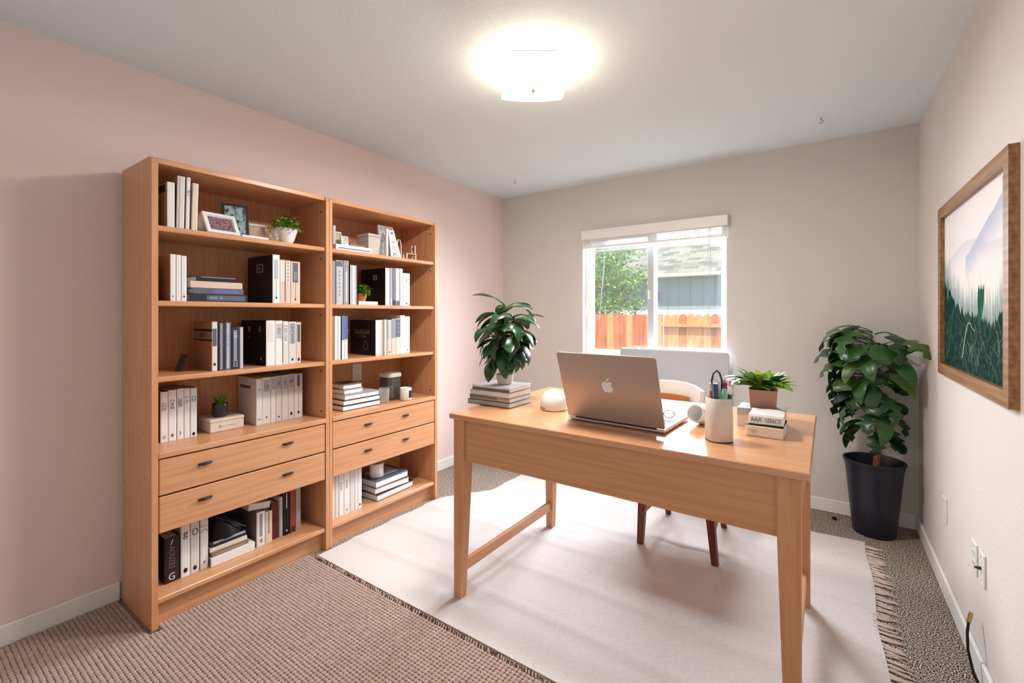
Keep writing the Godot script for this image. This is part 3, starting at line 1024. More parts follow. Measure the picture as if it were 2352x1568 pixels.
func build_chair() -> void:
	# stands behind the desk, facing it
	var c := thing("desk_chair", "dark-legged chair with white curved back tucked behind the desk", "chair", Vector3(1.90, 0.0, 0.94))
	var y0 := 0.0085
	for s: float in [-1.0, 1.0]:
		var st := tool()
		taper(st, Vector3(s * 0.195 + 0.068, y0, 0.180), Vector2(0.032, 0.032), Vector3(s * 0.165 + 0.05, 0.44, 0.150), Vector2(0.046, 0.046))
		made("leg", st, m.dark_wood, c)
		st = tool()
		taper(st, Vector3(s * 0.165 + 0.06, y0, -0.290), Vector2(0.028, 0.028), Vector3(s * 0.145 + 0.03, 0.44, -0.200), Vector2(0.042, 0.042))
		made("leg", st, m.dark_wood, c)
		st = tool()
		tube(st, [Vector3(s * 0.19 + 0.062, 0.17, 0.168), Vector3(s * 0.175 + 0.062, 0.175, -0.05), Vector3(s * 0.158 + 0.058, 0.16, -0.255)], [0.011], 8)
		made("stretcher", st, m.tan, c)
	var st2 := tool()
	tube(st2, [Vector3(-0.12, 0.173, -0.05), Vector3(0.06, 0.165, -0.03), Vector3(0.24, 0.173, -0.05)], [0.010], 8)
	made("stretcher", st2, m.tan, c)
	var st := tool()
	box(st, Vector3(-0.19, 0.44, -0.23), Vector3(0.27, 0.475, 0.20), 0.014)
	made("seat", st, m.tan, c)
	# curved shell back, an arc seen from the inside
	st = tool()
	var inner := []
	var outer := []
	for i in 7:
		var t := i / 6.0
		var li := []
		var lo := []
		for j in 13:
			var a := lerpf(-0.95, 0.95, j / 12.0)
			var r := 0.235
			var y := lerpf(0.50, 0.868, t) - 0.025 * pow(absf(a) / 0.95, 2.0) * t
			var flare := 0.03 * t
			li.append(Vector3(sin(a) * (r + flare) - 0.09, y, 0.10 - cos(a) * (r + 0.12 + flare)))
			lo.append(Vector3(sin(a) * (r + flare + 0.022) - 0.09, y, 0.10 - cos(a) * (r + 0.142 + flare)))
		inner.append(li)
		outer.append(lo)
	grid(st, inner, Vector3(0, 0, 1))
	grid(st, outer, Vector3(0, 0, -1))
	grid(st, [inner[6], outer[6]], Vector3.UP)
	grid(st, [inner[0], outer[0]], Vector3.DOWN)
	for e in [0, 12]:
		var a := []
		var b := []
		for i in 7:
			a.append(inner[i][e])
			b.append(outer[i][e])
		grid(st, [a, b], Vector3(-1 if e == 0 else 1, 0, 0.3))
	made("backrest", st, m.ceramic, c)
	st = tool()
	var pad := []
	for i in 5:
		var line := []
		for j in 9:
			var a := lerpf(-0.62, 0.62, j / 8.0)
			var edge := 1.0 if (i > 0 and i < 4 and j > 0 and j < 8) else 0.0
			line.append(Vector3(sin(a) * 0.243 - 0.09, lerpf(0.66, 0.79, i / 4.0), 0.10 - cos(a) * 0.360 + 0.006 + 0.012 * edge))
		pad.append(line)
	grid(st, pad, Vector3(0, 0, 1))
	made("back_pad", st, m.clay_orange, c)

func build_lamp() -> void:
	var at := Vector3(1.535, ROOM_Y, 1.875)
	var l := thing("ceiling_lamp", "square frosted glass lamp glowing on the ceiling", "lamp", at, deg_to_rad(34.9))
	cuboid("ceiling_pan", Vector3(-0.10, -0.022, -0.10), Vector3(0.10, 0.0, 0.10), 0.004, m.trim_white, l)
	var st := tool()
	var upper := []
	var lower := []
	for i in 17:
		var a := []
		var b := []
		for j in 17:
			var u := lerpf(-1, 1, j / 16.0)
			var v := lerpf(-1, 1, i / 16.0)
			var y := -0.118 + 0.010 * (pow(absf(u), 2.4)) + 0.016 * pow(absf(v), 2.4)
			a.append(Vector3(u * 0.148, y + 0.005, v * 0.158))
			b.append(Vector3(u * 0.148, y, v * 0.158))
		upper.append(a)
		lower.append(b)
	grid(st, upper, Vector3.UP)
	grid(st, lower, Vector3.DOWN)
	for e in [0, 16]:
		grid(st, [upper[e], lower[e]], Vector3(0, 0, -1 if e == 0 else 1))
		var a := []
		var b := []
		for i in 17:
			a.append(upper[i][e])
			b.append(lower[i][e])
		grid(st, [a, b], Vector3(-1 if e == 0 else 1, 0, 0))
	made("lamp_shade", st, m.lamp_glass, l)
	for x: float in [-0.055, 0.055]:
		st = tool()
		lathe(st, [[0.0, -0.095], [0.016, -0.090], [0.024, -0.075], [0.022, -0.060], [0.012, -0.040], [0.012, -0.022]], 14, Transform3D(Basis(), Vector3(x, 0, 0)))
		made("bulb", st, m.lamp_glass, l)
	st = tool()
	lathe(st, [[0.0, -0.134], [0.006, -0.132], [0.0075, -0.127], [0.0065, -0.121], [0.003, -0.118], [0.003, -0.022]], 12)
	made("finial", st, m.brass, l)
	var under := AreaLight3D.new()
	under.name = "shade_light"
	l.add_child(under, true)
	under.position = Vector3(0, -0.142, 0)
	under.rotation_degrees = Vector3(-90, 0, 0)
	under.area_size = Vector2(0.28, 0.30)
	under.area_normalize_energy = true
	under.light_color = Color8(255, 248, 240)
	under.light_energy = 2.9
	under.shadow_enabled = true
	under.set("area_range", 12.0)
	for x: float in [-0.055, 0.055]:
		var bulb := OmniLight3D.new()
		bulb.name = "bulb_light" if x < 0 else "bulb_light_001"
		l.add_child(bulb, true)
		bulb.position = Vector3(x, -0.052, 0.0)
		bulb.light_color = Color8(255, 239, 216)
		bulb.light_energy = 0.065
		bulb.light_size = 0.02
		bulb.omni_range = 12.0
		bulb.omni_attenuation = 2.0
		bulb.shadow_enabled = true

# ------------------------------------------------------------------ books and binders
const SPINE_ACROSS := Basis(Vector3(0, 0, -1), Vector3(0, 1, 0), Vector3(1, 0, 0))
const SPINE_DOWN := Basis(Vector3(0, -1, 0), Vector3(0, 0, -1), Vector3(1, 0, 0))

# a book or binder standing on a shelf, spine towards the room (+x)
func upright(called: String, label: String, group: String, x: float, y: float, za: float, zb: float, h: float, deep: float, spine: String, cover: String, marks := [], lean := 0.0) -> Node3D:
	var w := za - zb - 0.0012
	var o := thing(called, label, "binder" if called == "binder" else "book", Vector3(x, y + absf(sin(lean)) * w / 2.0, (za + zb) / 2.0), 0.0, group)
	o.rotation.x = lean
	var bt := minf(0.003, w * 0.2)
	var st := tool()
	box(st, Vector3(-deep, 0, w / 2 - bt), Vector3(-0.003, h, w / 2), 0.0008)
	box(st, Vector3(-deep, 0, -w / 2), Vector3(-0.003, h, -w / 2 + bt), 0.0008)
	made("cover", st, m[cover], o)
	st = tool()
	# slightly rounded spine
	var outline := PackedVector2Array([Vector2(-0.004, -w / 2), Vector2(-0.0012, -w / 2), Vector2(0.0, -w / 2 + w * 0.14), Vector2(0.0, w / 2 - w * 0.14), Vector2(-0.0012, w / 2), Vector2(-0.004, w / 2)])
	prism(st, outline, 0.0, h, Transform3D(Basis(Vector3(1, 0, 0), Vector3(0, 0, 1), Vector3(0, 1, 0)), Vector3.ZERO))
	made("spine", st, m[spine], o)
	cuboid("pages", Vector3(-deep + 0.006, 0.003, -w / 2 + bt), Vector3(-0.004, h - 0.004, w / 2 - bt), 0.0, m.paper, o)
	for k in marks:
		match k[0]:
			"rect":
				cuboid("spine_label", Vector3(-0.0006, k[1] * h, -w * k[3] / 2), Vector3(0.0007, k[2] * h, w * k[3] / 2), 0.0, m[k[4]], o)
			"text":
				lettering("spine_text", k[1], k[3], m[k[4]], Transform3D(SPINE_DOWN if k[5] else SPINE_ACROSS, Vector3(0.0007, k[2] * h, 0)), o)
			"dot":
				st = tool()
				prism(st, disc_outline(k[2] * 0.7, k[2], 12), -0.0004, 0.0008, Transform3D(SPINE_ACROSS, Vector3(0, k[1] * h, 0)))
				made("finger_hole", st, m[k[3]], o)
			"ring":
				st = tool()
				var a := disc_outline(k[2] * 0.75, k[2], 16)
				var b := disc_outline(k[2] * 0.5, k[2] * 0.75, 16)
				ring_plate(st, Array(a), Array(b), -0.0004, 0.0009, Transform3D(SPINE_ACROSS, Vector3(0, k[1] * h, 0)))
				made("spine_emblem", st, m[k[3]], o)
			"line":
				cuboid("spine_line", Vector3(-0.0005, k[1] * h, k[3] * w - 0.0007), Vector3(0.0007, k[2] * h, k[3] * w + 0.0007), 0.0, m[k[4]], o)
			"face":
				cuboid("cover_label", Vector3(-deep * k[2], k[3] * h, w / 2 - 0.0004), Vector3(-deep * k[1], k[4] * h, w / 2 + 0.0007), 0.0, m[k[5]], o)
			"facetext":
				lettering("cover_text", k[1], k[4], m[k[5]], Transform3D(Basis(), Vector3(-deep * k[2], k[3] * h, w / 2 + 0.0012)), o)
			"facering":
				st = tool()
				ring_plate(st, rect(k[3], k[4]), rect(k[3] - 0.005, k[4] - 0.005), -0.0003, 0.0012, Transform3D(Basis(), Vector3(-deep * k[1], k[2] * h, w / 2)))
				made("cover_emblem", st, m[k[5]], o)
	return o

# a book lying flat; front is "spine" or "pages" towards +x. Returns the height of its top.
func lying(label: String, group: String, x: float, y: float, za: float, zb: float, thick: float, deep: float, front: String, cover: String, marks := [], turn := 0.0) -> float:
	var w := za - zb
	var o := thing("book", label, "book", Vector3(x - deep / 2.0, y, (za + zb) / 2.0), turn, group)
	var bt := minf(0.0028, thick * 0.14)
	var hx := deep / 2.0
	var st := tool()
	box(st, Vector3(-hx, 0, -w / 2), Vector3(hx, bt, w / 2), 0.0008)
	box(st, Vector3(-hx, thick - bt, -w / 2), Vector3(hx, thick, w / 2), 0.0008)
	if front == "spine":
		box(st, Vector3(hx - 0.004, bt * 0.5, -w / 2), Vector3(hx, thick - bt * 0.5, w / 2), 0.0008)
	else:
		box(st, Vector3(-hx, bt * 0.5, -w / 2), Vector3(-hx + 0.004, thick - bt * 0.5, w / 2), 0.0008)
	made("cover", st, m[cover], o)
	cuboid("pages", Vector3(-hx + 0.005, bt, -w / 2 + 0.004), Vector3(hx - 0.004, thick - bt, w / 2 - 0.004), 0.0, m.white if front == "pages" else m.paper, o)
	for k in marks:
		match k[0]:
			"rect":
				cuboid("spine_label", Vector3(hx - 0.0005, thick * k[3], w * k[1] - w / 2), Vector3(hx + 0.0008, thick * k[4], w * k[2] - w / 2), 0.0, m[k[5]], o)
			"text":
				lettering("spine_text", k[1], k[3], m[k[4]], Transform3D(SPINE_ACROSS, Vector3(hx + 0.0012, thick / 2.0, w * k[2])), o)
			"top":
				cuboid("cover_print", Vector3(-hx * 0.8, thick - 0.0003, -w * 0.38), Vector3(hx * 0.5, thick + 0.0006, w * 0.30), 0.0, m[k[1]], o)
	return y + thick + LIFT

func photo_frame(label: String, at: Vector3, turn: float, back: float, w: float, h: float, border: float, rim: String, mount: String, print: Material, group: String) -> Node3D:
	var o := thing("photo_frame", label, "photo frame", at, turn, group)
	var lean := Transform3D(Basis(Vector3.RIGHT, -back), Vector3(0, 0.001, 0))
	var st := tool()
	ring_plate(st, rect(w, h, Vector2(0, h / 2)), rect(w - border * 2, h - border * 2, Vector2(0, h / 2)), -0.006, 0.006, lean)
	made("frame", st, m[rim], o)
	st = tool()
	box(st, Vector3(-w / 2 + border * 0.5, border * 0.5, -0.005), Vector3(w / 2 - border * 0.5, h - border * 0.5, 0.001), 0.0, lean)
	made("mount", st, m[mount], o)
	st = tool()
	var pw := w / 2 - border * 1.25
	var lo := border * 1.25
	var hi := h - border * 1.25
	var n := lean.basis * Vector3(0, 0, 1)
	var c := [lean * Vector3(-pw, lo, 0.002), lean * Vector3(pw, lo, 0.002), lean * Vector3(pw, hi, 0.002), lean * Vector3(-pw, hi, 0.002)]
	var uv := [Vector2(0, 1), Vector2(1, 1), Vector2(1, 0), Vector2(0, 0)]
	smooth_tri(st, [c[0], c[1], c[2]], [n, n, n], [uv[0], uv[1], uv[2]])
	smooth_tri(st, [c[0], c[2], c[3]], [n, n, n], [uv[0], uv[2], uv[3]])
	made("print", st, print, o)
	st = tool()
	var foot := h * 0.62 * sin(back) + 0.03
	block(st, [Vector3(-0.012, 0.0, -foot - 0.004), Vector3(0.012, 0.0, -foot - 0.004), Vector3(0.012, 0.0, -foot), Vector3(-0.012, 0.0, -foot)], [lean * Vector3(-0.012, h * 0.6, -0.010), lean * Vector3(0.012, h * 0.6, -0.010), lean * Vector3(0.012, h * 0.6, -0.006), lean * Vector3(-0.012, h * 0.6, -0.006)])
	made("stand", st, m[rim], o)
	return o

func mug(label: String, at: Vector3, r: float, h: float, material: Material, turn: float, print: Material = null) -> Node3D:
	var o := thing("mug", label, "mug", at, turn)
	var st := tool()
	lathe(st, [[0.0, 0.0], [r * 0.86, 0.0], [r, h * 0.08], [r, h * 0.97], [r - 0.002, h], [r - 0.004, h * 0.97], [r - 0.004, h * 0.1], [0.0, h * 0.08]], 24)
	made("body", st, material, o)
	st = tool()
	var pts := []
	for k in 9:
		var a := -PI / 2 + PI * k / 8.0
		pts.append(Vector3(r - 0.002 + cos(a) * r * 0.62, h * 0.52 + sin(a) * h * 0.30, 0))
	tube(st, pts, [0.0045], 7)
	made("handle", st, material, o)
	if print != null:
		st = tool()
		var rows := []
		for i in 2:
			var line := []
			for j in 9:
				var a := lerpf(-2.4, -1.0, j / 8.0)
				line.append(Vector3(cos(a) * -(r + 0.0005), h * (0.2 + 0.6 * i), sin(a) * -(r + 0.0005)))
			rows.append(line)
		grid(st, rows, Vector3(0, 0, 1))
		made("print", st, print, o)
	return o

func bush(st: SurfaceTool, centre: Vector3, rad: Vector3, count: int, size: float, r: RandomNumberGenerator) -> void:
	for k in count:
		var d := Vector3(r.randfn(), absf(r.randfn()) * 0.9, r.randfn()).normalized() * pow(r.randf(), 0.35)
		small_leaf(st, centre + d * rad, size * r.randf_range(0.7, 1.3), r)

func build_shelf_things() -> void:
	var g := "books on the near bookcase top shelf"
	var s := 1.66 + LIFT
	upright("book", "tall olive book with black title panel, first on near bookcase's top shelf", g, 0.355, s, 2.892, 2.864, 0.193, 0.21, "white", "olive", [["face", 0.12, 0.62, 0.80, 0.96, "ink"], ["facetext", "A", 0.5, 0.55, 0.02, "taupe"]])
	upright("book", "tallest book on near bookcase's top shelf, grey-green cover", g, 0.358, s, 2.860, 2.831, 0.226, 0.22, "offwhite", "olive", [["line", 0.02, 0.98, 0.2, "taupe"]], -0.02)
	upright("book", "slim white book with dark spine marks on near bookcase's top shelf", g, 0.358, s, 2.826, 2.811, 0.228, 0.21, "white", "lightgrey", [["text", "Sr: i", 0.70, 0.010, "ink", true]], -0.02)
	upright("book", "pinkish beige book with cream spine, last standing on near top shelf", g, 0.362, s, 2.806, 2.783, 0.207, 0.21, "cream", "blush", [], -0.03)
	var cup := thing("small_vase", "rounded beige vase behind the white landscape photo frame", "vase", Vector3(0.265, s, 2.735))
	var st := tool()
	lathe(st, [[0.0, 0.0], [0.024, 0.0], [0.034, 0.015], [0.036, 0.04], [0.033, 0.062], [0.030, 0.062], [0.031, 0.04], [0.028, 0.012], [0.0, 0.008]], 20)
	made("body", st, m.clay_white, cup)
	var fg := "photo frames on the near bookcase top shelf"
	photo_frame("white landscape photo frame leaning on near bookcase's top shelf", Vector3(0.340, s + 0.003, 2.665), PI / 2 + 0.10, 0.50, 0.145, 0.112, 0.016, "white", "white", snapshot(3, Color8(96, 70, 80), Color8(190, 150, 150), Color8(60, 60, 70)), fg)
	photo_frame("tall dark-edged photo frame with blue picture on near top shelf", Vector3(0.275, s, 2.585), PI / 2 - 0.22, 0.20, 0.112, 0.175, 0.010, "ink", "lightgrey", snapshot(8, Color8(150, 190, 210), Color8(120, 130, 110), Color8(40, 40, 46)), fg)
	photo_frame("small beige photo frame with brown picture beside the tall frame", Vector3(0.255, s, 2.475), PI / 2 - 0.1, 0.16, 0.095, 0.092, 0.010, "cream", "cream", snapshot(15, Color8(150, 96, 70), Color8(176, 120, 90), Color8(120, 80, 60)), fg)
	var tray := thing("slim_tray", "slim white tray at front edge of near bookcase's top shelf", "tray", Vector3(0.342, s, 2.535))
	cuboid("base", Vector3(-0.02, 0, -0.062), Vector3(0.02, 0.004, 0.062), 0.001, m.ceramic, tray)
	cuboid("lip", Vector3(0.014, 0.004, -0.062), Vector3(0.02, 0.012, 0.062), 0.001, m.ceramic, tray)
	rng.seed = 3
	var bowl := thing("potted_herb", "bushy green plant in white tapered bowl on near bookcase's top shelf", "potted plant", Vector3(0.305, s, 2.358))
	st = tool()
	lathe(st, [[0.0, 0.0], [0.030, 0.0], [0.044, 0.025], [0.058, 0.072], [0.061, 0.078], [0.056, 0.078], [0.042, 0.03], [0.0, 0.028]], 26)
	made("bowl", st, m.ceramic, bowl)
	st = tool()
	lathe(st, [[0.0, 0.066], [0.054, 0.068]], 16)
	made("soil", st, m.soil, bowl)
	for tone in ["leaf_mid", "leaf_fresh", "leaf_lime"]:
		st = tool()
		bush(st, Vector3(0, 0.072, 0), Vector3(0.075, 0.075, 0.08), 150, 0.020, rng)
		made("foliage", st, m[tone], bowl).set_meta("kind", "stuff")
	var jar := thing("glass_jar", "small clear glass jar with twigs beside the white plant bowl", "jar", Vector3(0.350, s, 2.440))
	st = tool()
	lathe(st, [[0.0, 0.0], [0.018, 0.0], [0.021, 0.006], [0.021, 0.042], [0.014, 0.052], [0.014, 0.060]], 18)
	made("glass", st, m.clear_glass, jar)
	st = tool()
	for k in 5:
		tube(st, [Vector3(0.004 * (k - 2), 0.004, 0.003 * (k % 3 - 1)), Vector3(0.007 * (k - 2), 0.045, 0.006 * (k % 3 - 1)), Vector3(0.013 * (k - 2), 0.078, 0.013 * (k % 3 - 1))], [0.0014], 5)
	made("twigs", st, m.olive, jar)

	# second shelf
	g = "books on the near bookcase second shelf"
	s = 1.35 + LIFT
	upright("binder", "brown-sided binder with white spine and square emblem on near second shelf", g, 0.362, s, 2.883, 2.863, 0.198, 0.24, "white", "coffee", [["facering", 0.72, 0.70, 0.040, 0.042, "taupe"], ["facetext", "+", 0.72, 0.70, 0.026, "ink"], ["dot", 0.10, 0.0028, "ink"]])
	upright("binder", "white binder between two others at left of near second shelf", g, 0.362, s, 2.862, 2.844, 0.197, 0.24, "white", "white", [])
	upright("binder", "white binder with dark lower mark beside flat stack, near second shelf", g, 0.362, s, 2.843, 2.823, 0.195, 0.24, "white", "offwhite", [["dot", 0.10, 0.004, "ink"], ["dot", 0.15, 0.002, "ink"]])
	var top := lying("navy book with white lettered label, lowest of near second-shelf stack", "stacked books on the near second shelf", 0.355, s, 2.812, 2.570, 0.034, 0.19, "spine", "navy", [["rect", 0.05, 0.72, 0.15, 0.85, "slate"], ["text", "BPE0   W", 0.06, 0.010, "lightgrey"]])
	top = lying("slate blue book second from bottom of near second-shelf stack", "stacked books on the near second shelf", 0.350, top, 2.800, 2.586, 0.026, 0.18, "spine", "slate", [["rect", 0.10, 0.62, 0.2, 0.8, "blue"]], 0.02)
	top = lying("beige book under the black one in near second-shelf stack", "stacked books on the near second shelf", 0.350, top, 2.803, 2.590, 0.030, 0.18, "spine", "blush", [], -0.02)
	top = lying("thin black book on top of near second-shelf stack", "stacked books on the near second shelf", 0.345, top, 2.784, 2.612, 0.022, 0.16, "spine", "black", [["rect", 0.05, 0.9, 0.75, 0.92, "grey"]], 0.03)
	upright("binder", "large black-sided binder with framed emblem on near second shelf", g, 0.355, s, 2.450, 2.414, 0.244, 0.26, "white", "black", [["facering", 0.50, 0.74, 0.062, 0.040, "lightgrey"], ["facetext", "SJ", 0.52, 0.74, 0.014, "lightgrey"], ["rect", 0.50, 0.90, 0.55, "lightgrey"], ["line", 0.12, 0.5, 0.0, "ink"], ["dot", 0.11, 0.006, "maroon"]])
	upright("binder", "blush binder right next to the large black one, near second shelf", g, 0.352, s, 2.413, 2.384, 0.222, 0.24, "blush", "offwhite", [["rect", 0.50, 0.97, 0.9, "offwhite"], ["line", 0.05, 0.97, -0.42, "ink"]])
	upright("binder", "blush binder with striped spine label on near second shelf", g, 0.352, s, 2.383, 2.358, 0.221, 0.24, "blush", "offwhite", [["rect", 0.50, 0.97, 0.8, "offwhite"], ["text", "= = = = = =", 0.74, 0.016, "ink", true]])
	upright("binder", "blush binder with grey spine label, last on near second shelf", g, 0.352, s, 2.357, 2.304, 0.219, 0.24, "blush", "offwhite", [["rect", 0.50, 0.97, 0.55, "slate"], ["text", "SSAU", 0.66, 0.014, "lightgrey", true], ["line", 0.1, 0.5, -0.02, "ink"], ["dot", 0.10, 0.006, "ink"]])

	# third shelf
	g = "books on the near bookcase third shelf"
	s = 1.035 + LIFT
	upright("book", "small dark green book leaning at left of near third shelf", g, 0.24, s, 2.812, 2.800, 0.078, 0.05, "black", "leaf_deep", [], -0.35)
	upright("binder", "beige binder with black bands on its side, near third shelf", g, 0.335, s, 2.715, 2.692, 0.224, 0.20, "offwhite", "coffee", [["face", 0.0, 1.0, 0.80, 0.85, "ink"], ["face", 0.0, 1.0, 0.60, 0.635, "ink"], ["face", 0.05, 0.95, 0.65, 0.785, "taupe"], ["facetext", "REFE", 0.5, 0.715, 0.02, "ink"], ["rect", 0.50, 0.86, 0.75, "slate"], ["dot", 0.13, 0.007, "ink"]])
	upright("book", "charcoal book with shiny grey stripe right of the banded beige binder", g, 0.335, s, 2.691, 2.661, 0.220, 0.20, "ink", "ink", [["rect", 0.01, 0.99, 0.4, "grey"]])
	upright("book", "mottled grey-blue book on near third shelf", g, 0.335, s, 2.660, 2.635, 0.221, 0.20, "slate", "slate", [["rect", 0.02, 0.98, 0.5, "lightgrey"], ["text", "-|- -|- -|-", 0.62, 0.010, "slate", true]])
	upright("book", "shorter navy book with silver band on near third shelf", g, 0.333, s, 2.634, 2.596, 0.199, 0.20, "navy", "navy", [["rect", 0.22, 0.92, 0.42, "grey"], ["text", "I II", 0.80, 0.014, "white", true], ["text", "EZZ", 0.13, 0.016, "white", true]])
	upright("book", "slim pale grey book beside the shorter navy one", g, 0.333, s, 2.595, 2.579, 0.197, 0.20, "lightgrey", "slate", [])
	upright("binder", "wide black-sided binder with white symbols on near third shelf", g, 0.335, s, 2.472, 2.428, 0.227, 0.26, "white", "black", [["facetext", "@", 0.66, 0.80, 0.026, "lightgrey"], ["facetext", "E-", 0.22, 0.80, 0.026, "white"], ["facetext", "~", 0.68, 0.62, 0.022, "lightgrey"], ["facetext", "4", 0.2, 0.14, 0.018, "lightgrey"], ["rect", 0.52, 0.94, 0.6, "offwhite"]])
	upright("binder", "white binder with printed label, first right of the wide black one", g, 0.335, s, 2.427, 2.390, 0.226, 0.24, "white", "white", [["rect", 0.60, 0.93, 0.6, "lightgrey"], ["text", "FILE", 0.77, 0.012, "ink", true], ["line", 0.55, 0.92, -0.4, "ink"]])
	upright("binder", "white binder with tall dark lettering on near third shelf", g, 0.334, s, 2.389, 2.358, 0.222, 0.24, "offwhite", "white", [["rect", 0.5, 0.92, 0.9, "white"], ["text", "EWUSH", 0.72, 0.018, "ink", true], ["line", 0.05, 0.95, 0.44, "ink"]])
	upright("binder", "off-white binder with dense lettering on near third shelf", g, 0.334, s, 2.357, 2.316, 0.220, 0.24, "offwhite", "white", [["rect", 0.48, 0.94, 0.8, "lightgrey"], ["text", "SINEMAN", 0.72, 0.018, "ink", true], ["dot", 0.1, 0.007, "ink"]])
	upright("binder", "cream binder with dark grey window label, last on near third shelf", g, 0.333, s, 2.315, 2.288, 0.217, 0.24, "cream", "cream", [["rect", 0.52, 0.94, 0.6, "slate"], ["dot", 0.09, 0.009, "maroon"]])

	# ledge over the drawers
	g = "binders on the near bookcase ledge"
	s = 0.725 + LIFT
	upright("binder", "leftmost white binder of five on near ledge, maroon side", g, 0.222, s, 2.874, 2.846, 0.224, 0.17, "white", "maroon", [["text", "(23)", 0.70, 0.015, "slate", true], ["ring", 0.10, 0.007, "slate"]])
	upright("binder", "second white binder of five on near ledge", g, 0.222, s, 2.845, 2.814, 0.228, 0.18, "white", "ash", [["text", "Cmd", 0.72, 0.015, "ink", true], ["dot", 0.11, 0.007, "slate"]])
	upright("binder", "middle white binder of five on near ledge", g, 0.221, s, 2.812, 2.785, 0.230, 0.18, "white", "ash", [["rect", 0.64, 0.82, 0.7, "lightgrey"], ["text", "LLA", 0.72, 0.013, "ink", true], ["text", "I", 0.12, 0.014, "ink", false]])
	upright("binder", "fourth white binder of five on near ledge", g, 0.221, s, 2.784, 2.761, 0.228, 0.19, "white", "ash", [["text", "2 ?2.", 0.76, 0.013, "slate", true]])
	upright("binder", "white binder lettered CD, last of five on near ledge", g, 0.220, s, 2.759, 2.732, 0.226, 0.17, "white", "ash", [["text", "CD", 0.78, 0.016, "ink", true], ["dot", 0.06, 0.008, "ink"]])
	var keep := thing("keepsake_box", "cream card box with thin dark lettering on the near ledge", "box", Vector3(0.222, s, 2.602))
	cuboid("body", Vector3(-0.15, 0, -0.076), Vector3(0.0, 0.046, 0.076), 0.002, m.cream, keep)
	cuboid("lid", Vector3(-0.152, 0.047, -0.078), Vector3(0.002, 0.062, 0.078), 0.003, m.cream, keep)
	lettering("front_text", "E-- -  ~~~~", 0.012, m.ink, Transform3D(SPINE_ACROSS, Vector3(0.0008, 0.025, 0.0)), keep)
	var dark := thing("potted_succulent", "spiky succulent in dark glazed pot on the cream box", "potted plant", Vector3(0.165, s + 0.062, 2.612))
	st = tool()
	lathe(st, [[0.0, 0.0], [0.026, 0.0], [0.033, 0.008], [0.034, 0.06], [0.032, 0.066], [0.029, 0.062], [0.029, 0.05], [0.0, 0.05]], 22)
	made("pot", st, m.stoneware, dark)
	st = tool()
	rng.seed = 8
	for k in 34:
		var a := rng.randf() * TAU
		var tip := Vector3(cos(a) * rng.randf_range(0.012, 0.055), 0.05 + rng.randf_range(0.03, 0.075), sin(a) * rng.randf_range(0.012, 0.055))
		tube(st, [Vector3(cos(a) * 0.008, 0.05, sin(a) * 0.008), Vector3(tip.x * 0.55, 0.05 + (tip.y - 0.05) * 0.6, tip.z * 0.55), tip], [0.0034, 0.003, 0.0008], 5)
	made("leaves", st, m.leaf_fresh, dark)
	g = "binders at the right of the near ledge"
	upright("binder", "deep cream-sided binder, first of seven at right of near ledge", g, 0.244, s, 2.476, 2.447, 0.238, 0.20, "white", "offwhite", [["face", 0.30, 0.86, 0.76, 0.83, "slate"], ["text", "0", 0.76, 0.012, "ink", true], ["text", "0", 0.12, 0.012, "ink", true]])
	upright("binder", "second of seven white binders at right of near ledge", g, 0.243, s, 2.446, 2.403, 0.240, 0.20, "white", "ash", [["rect", 0.70, 0.95, 0.7, "lightgrey"], ["text", "Lb", 0.80, 0.016, "ink", false], ["dot", 0.14, 0.006, "slate"]])
	upright("binder", "third of seven white binders at right of near ledge", g, 0.243, s, 2.402, 2.376, 0.239, 0.20, "white", "ash", [["rect", 0.72, 0.97, 0.8, "lightgrey"]])
	upright("binder", "fourth of seven white binders at right of near ledge", g, 0.242, s, 2.375, 2.343, 0.241, 0.20, "offwhite", "ash", [["rect", 0.72, 0.97, 0.8, "lightgrey"], ["text", "M", 0.84, 0.014, "ink", true], ["dot", 0.10, 0.005, "ink"]])
	upright("binder", "fifth of seven white binders at right of near ledge", g, 0.242, s, 2.342, 2.308, 0.241, 0.20, "offwhite", "ash", [["rect", 0.70, 0.97, 0.8, "lightgrey"], ["text", "AB", 0.84, 0.014, "slate", true]])
	upright("binder", "sixth of seven white binders at right of near ledge", g, 0.241, s, 2.307, 2.275, 0.243, 0.20, "offwhite", "ash", [["rect", 0.70, 0.97, 0.8, "lightgrey"], ["text", "&", 0.84, 0.02, "ink", true], ["dot", 0.12, 0.009, "ink"]])
	upright("binder", "last of seven white binders at right of near ledge", g, 0.241, s, 2.274, 2.226, 0.241, 0.20, "offwhite", "ash", [["rect", 0.72, 0.97, 0.3, "slate"], ["line", 0.15, 0.72, 0.0, "ink"], ["dot", 0.12, 0.008, "ink"]])

	# bottom shelf
	g = "books on the near bookcase bottom shelf"
	s = 0.125 + LIFT
	upright("book", "dark red book hidden left of the black boxy one, near bottom shelf", g, 0.20, s, 2.925, 2.897, 0.165, 0.14, "maroon", "maroon", [])
	upright("binder", "thick black binder with raised lettering on near bottom shelf", g, 0.288, s, 2.880, 2.826, 0.196, 0.20, "plum", "black", [["text", "/", 0.88, 0.022, "white", false], ["text", "AOUZEI", 0.55, 0.020, "taupe", true], ["text", "G", 0.12, 0.028, "white", false]])
	upright("binder", "white binder lettered g on near bottom shelf", g, 0.290, s, 2.820, 2.785, 0.236, 0.20, "white", "ash", [["text", "g", 0.80, 0.026, "ink", false], ["dot", 0.12, 0.011, "ink"]])
	upright("binder", "white binder with grey round mark on near bottom shelf", g, 0.288, s, 2.783, 2.747, 0.232, 0.20, "offwhite", "ash", [["ring", 0.80, 0.016, "slate"], ["dot", 0.10, 0.010, "ink"]])
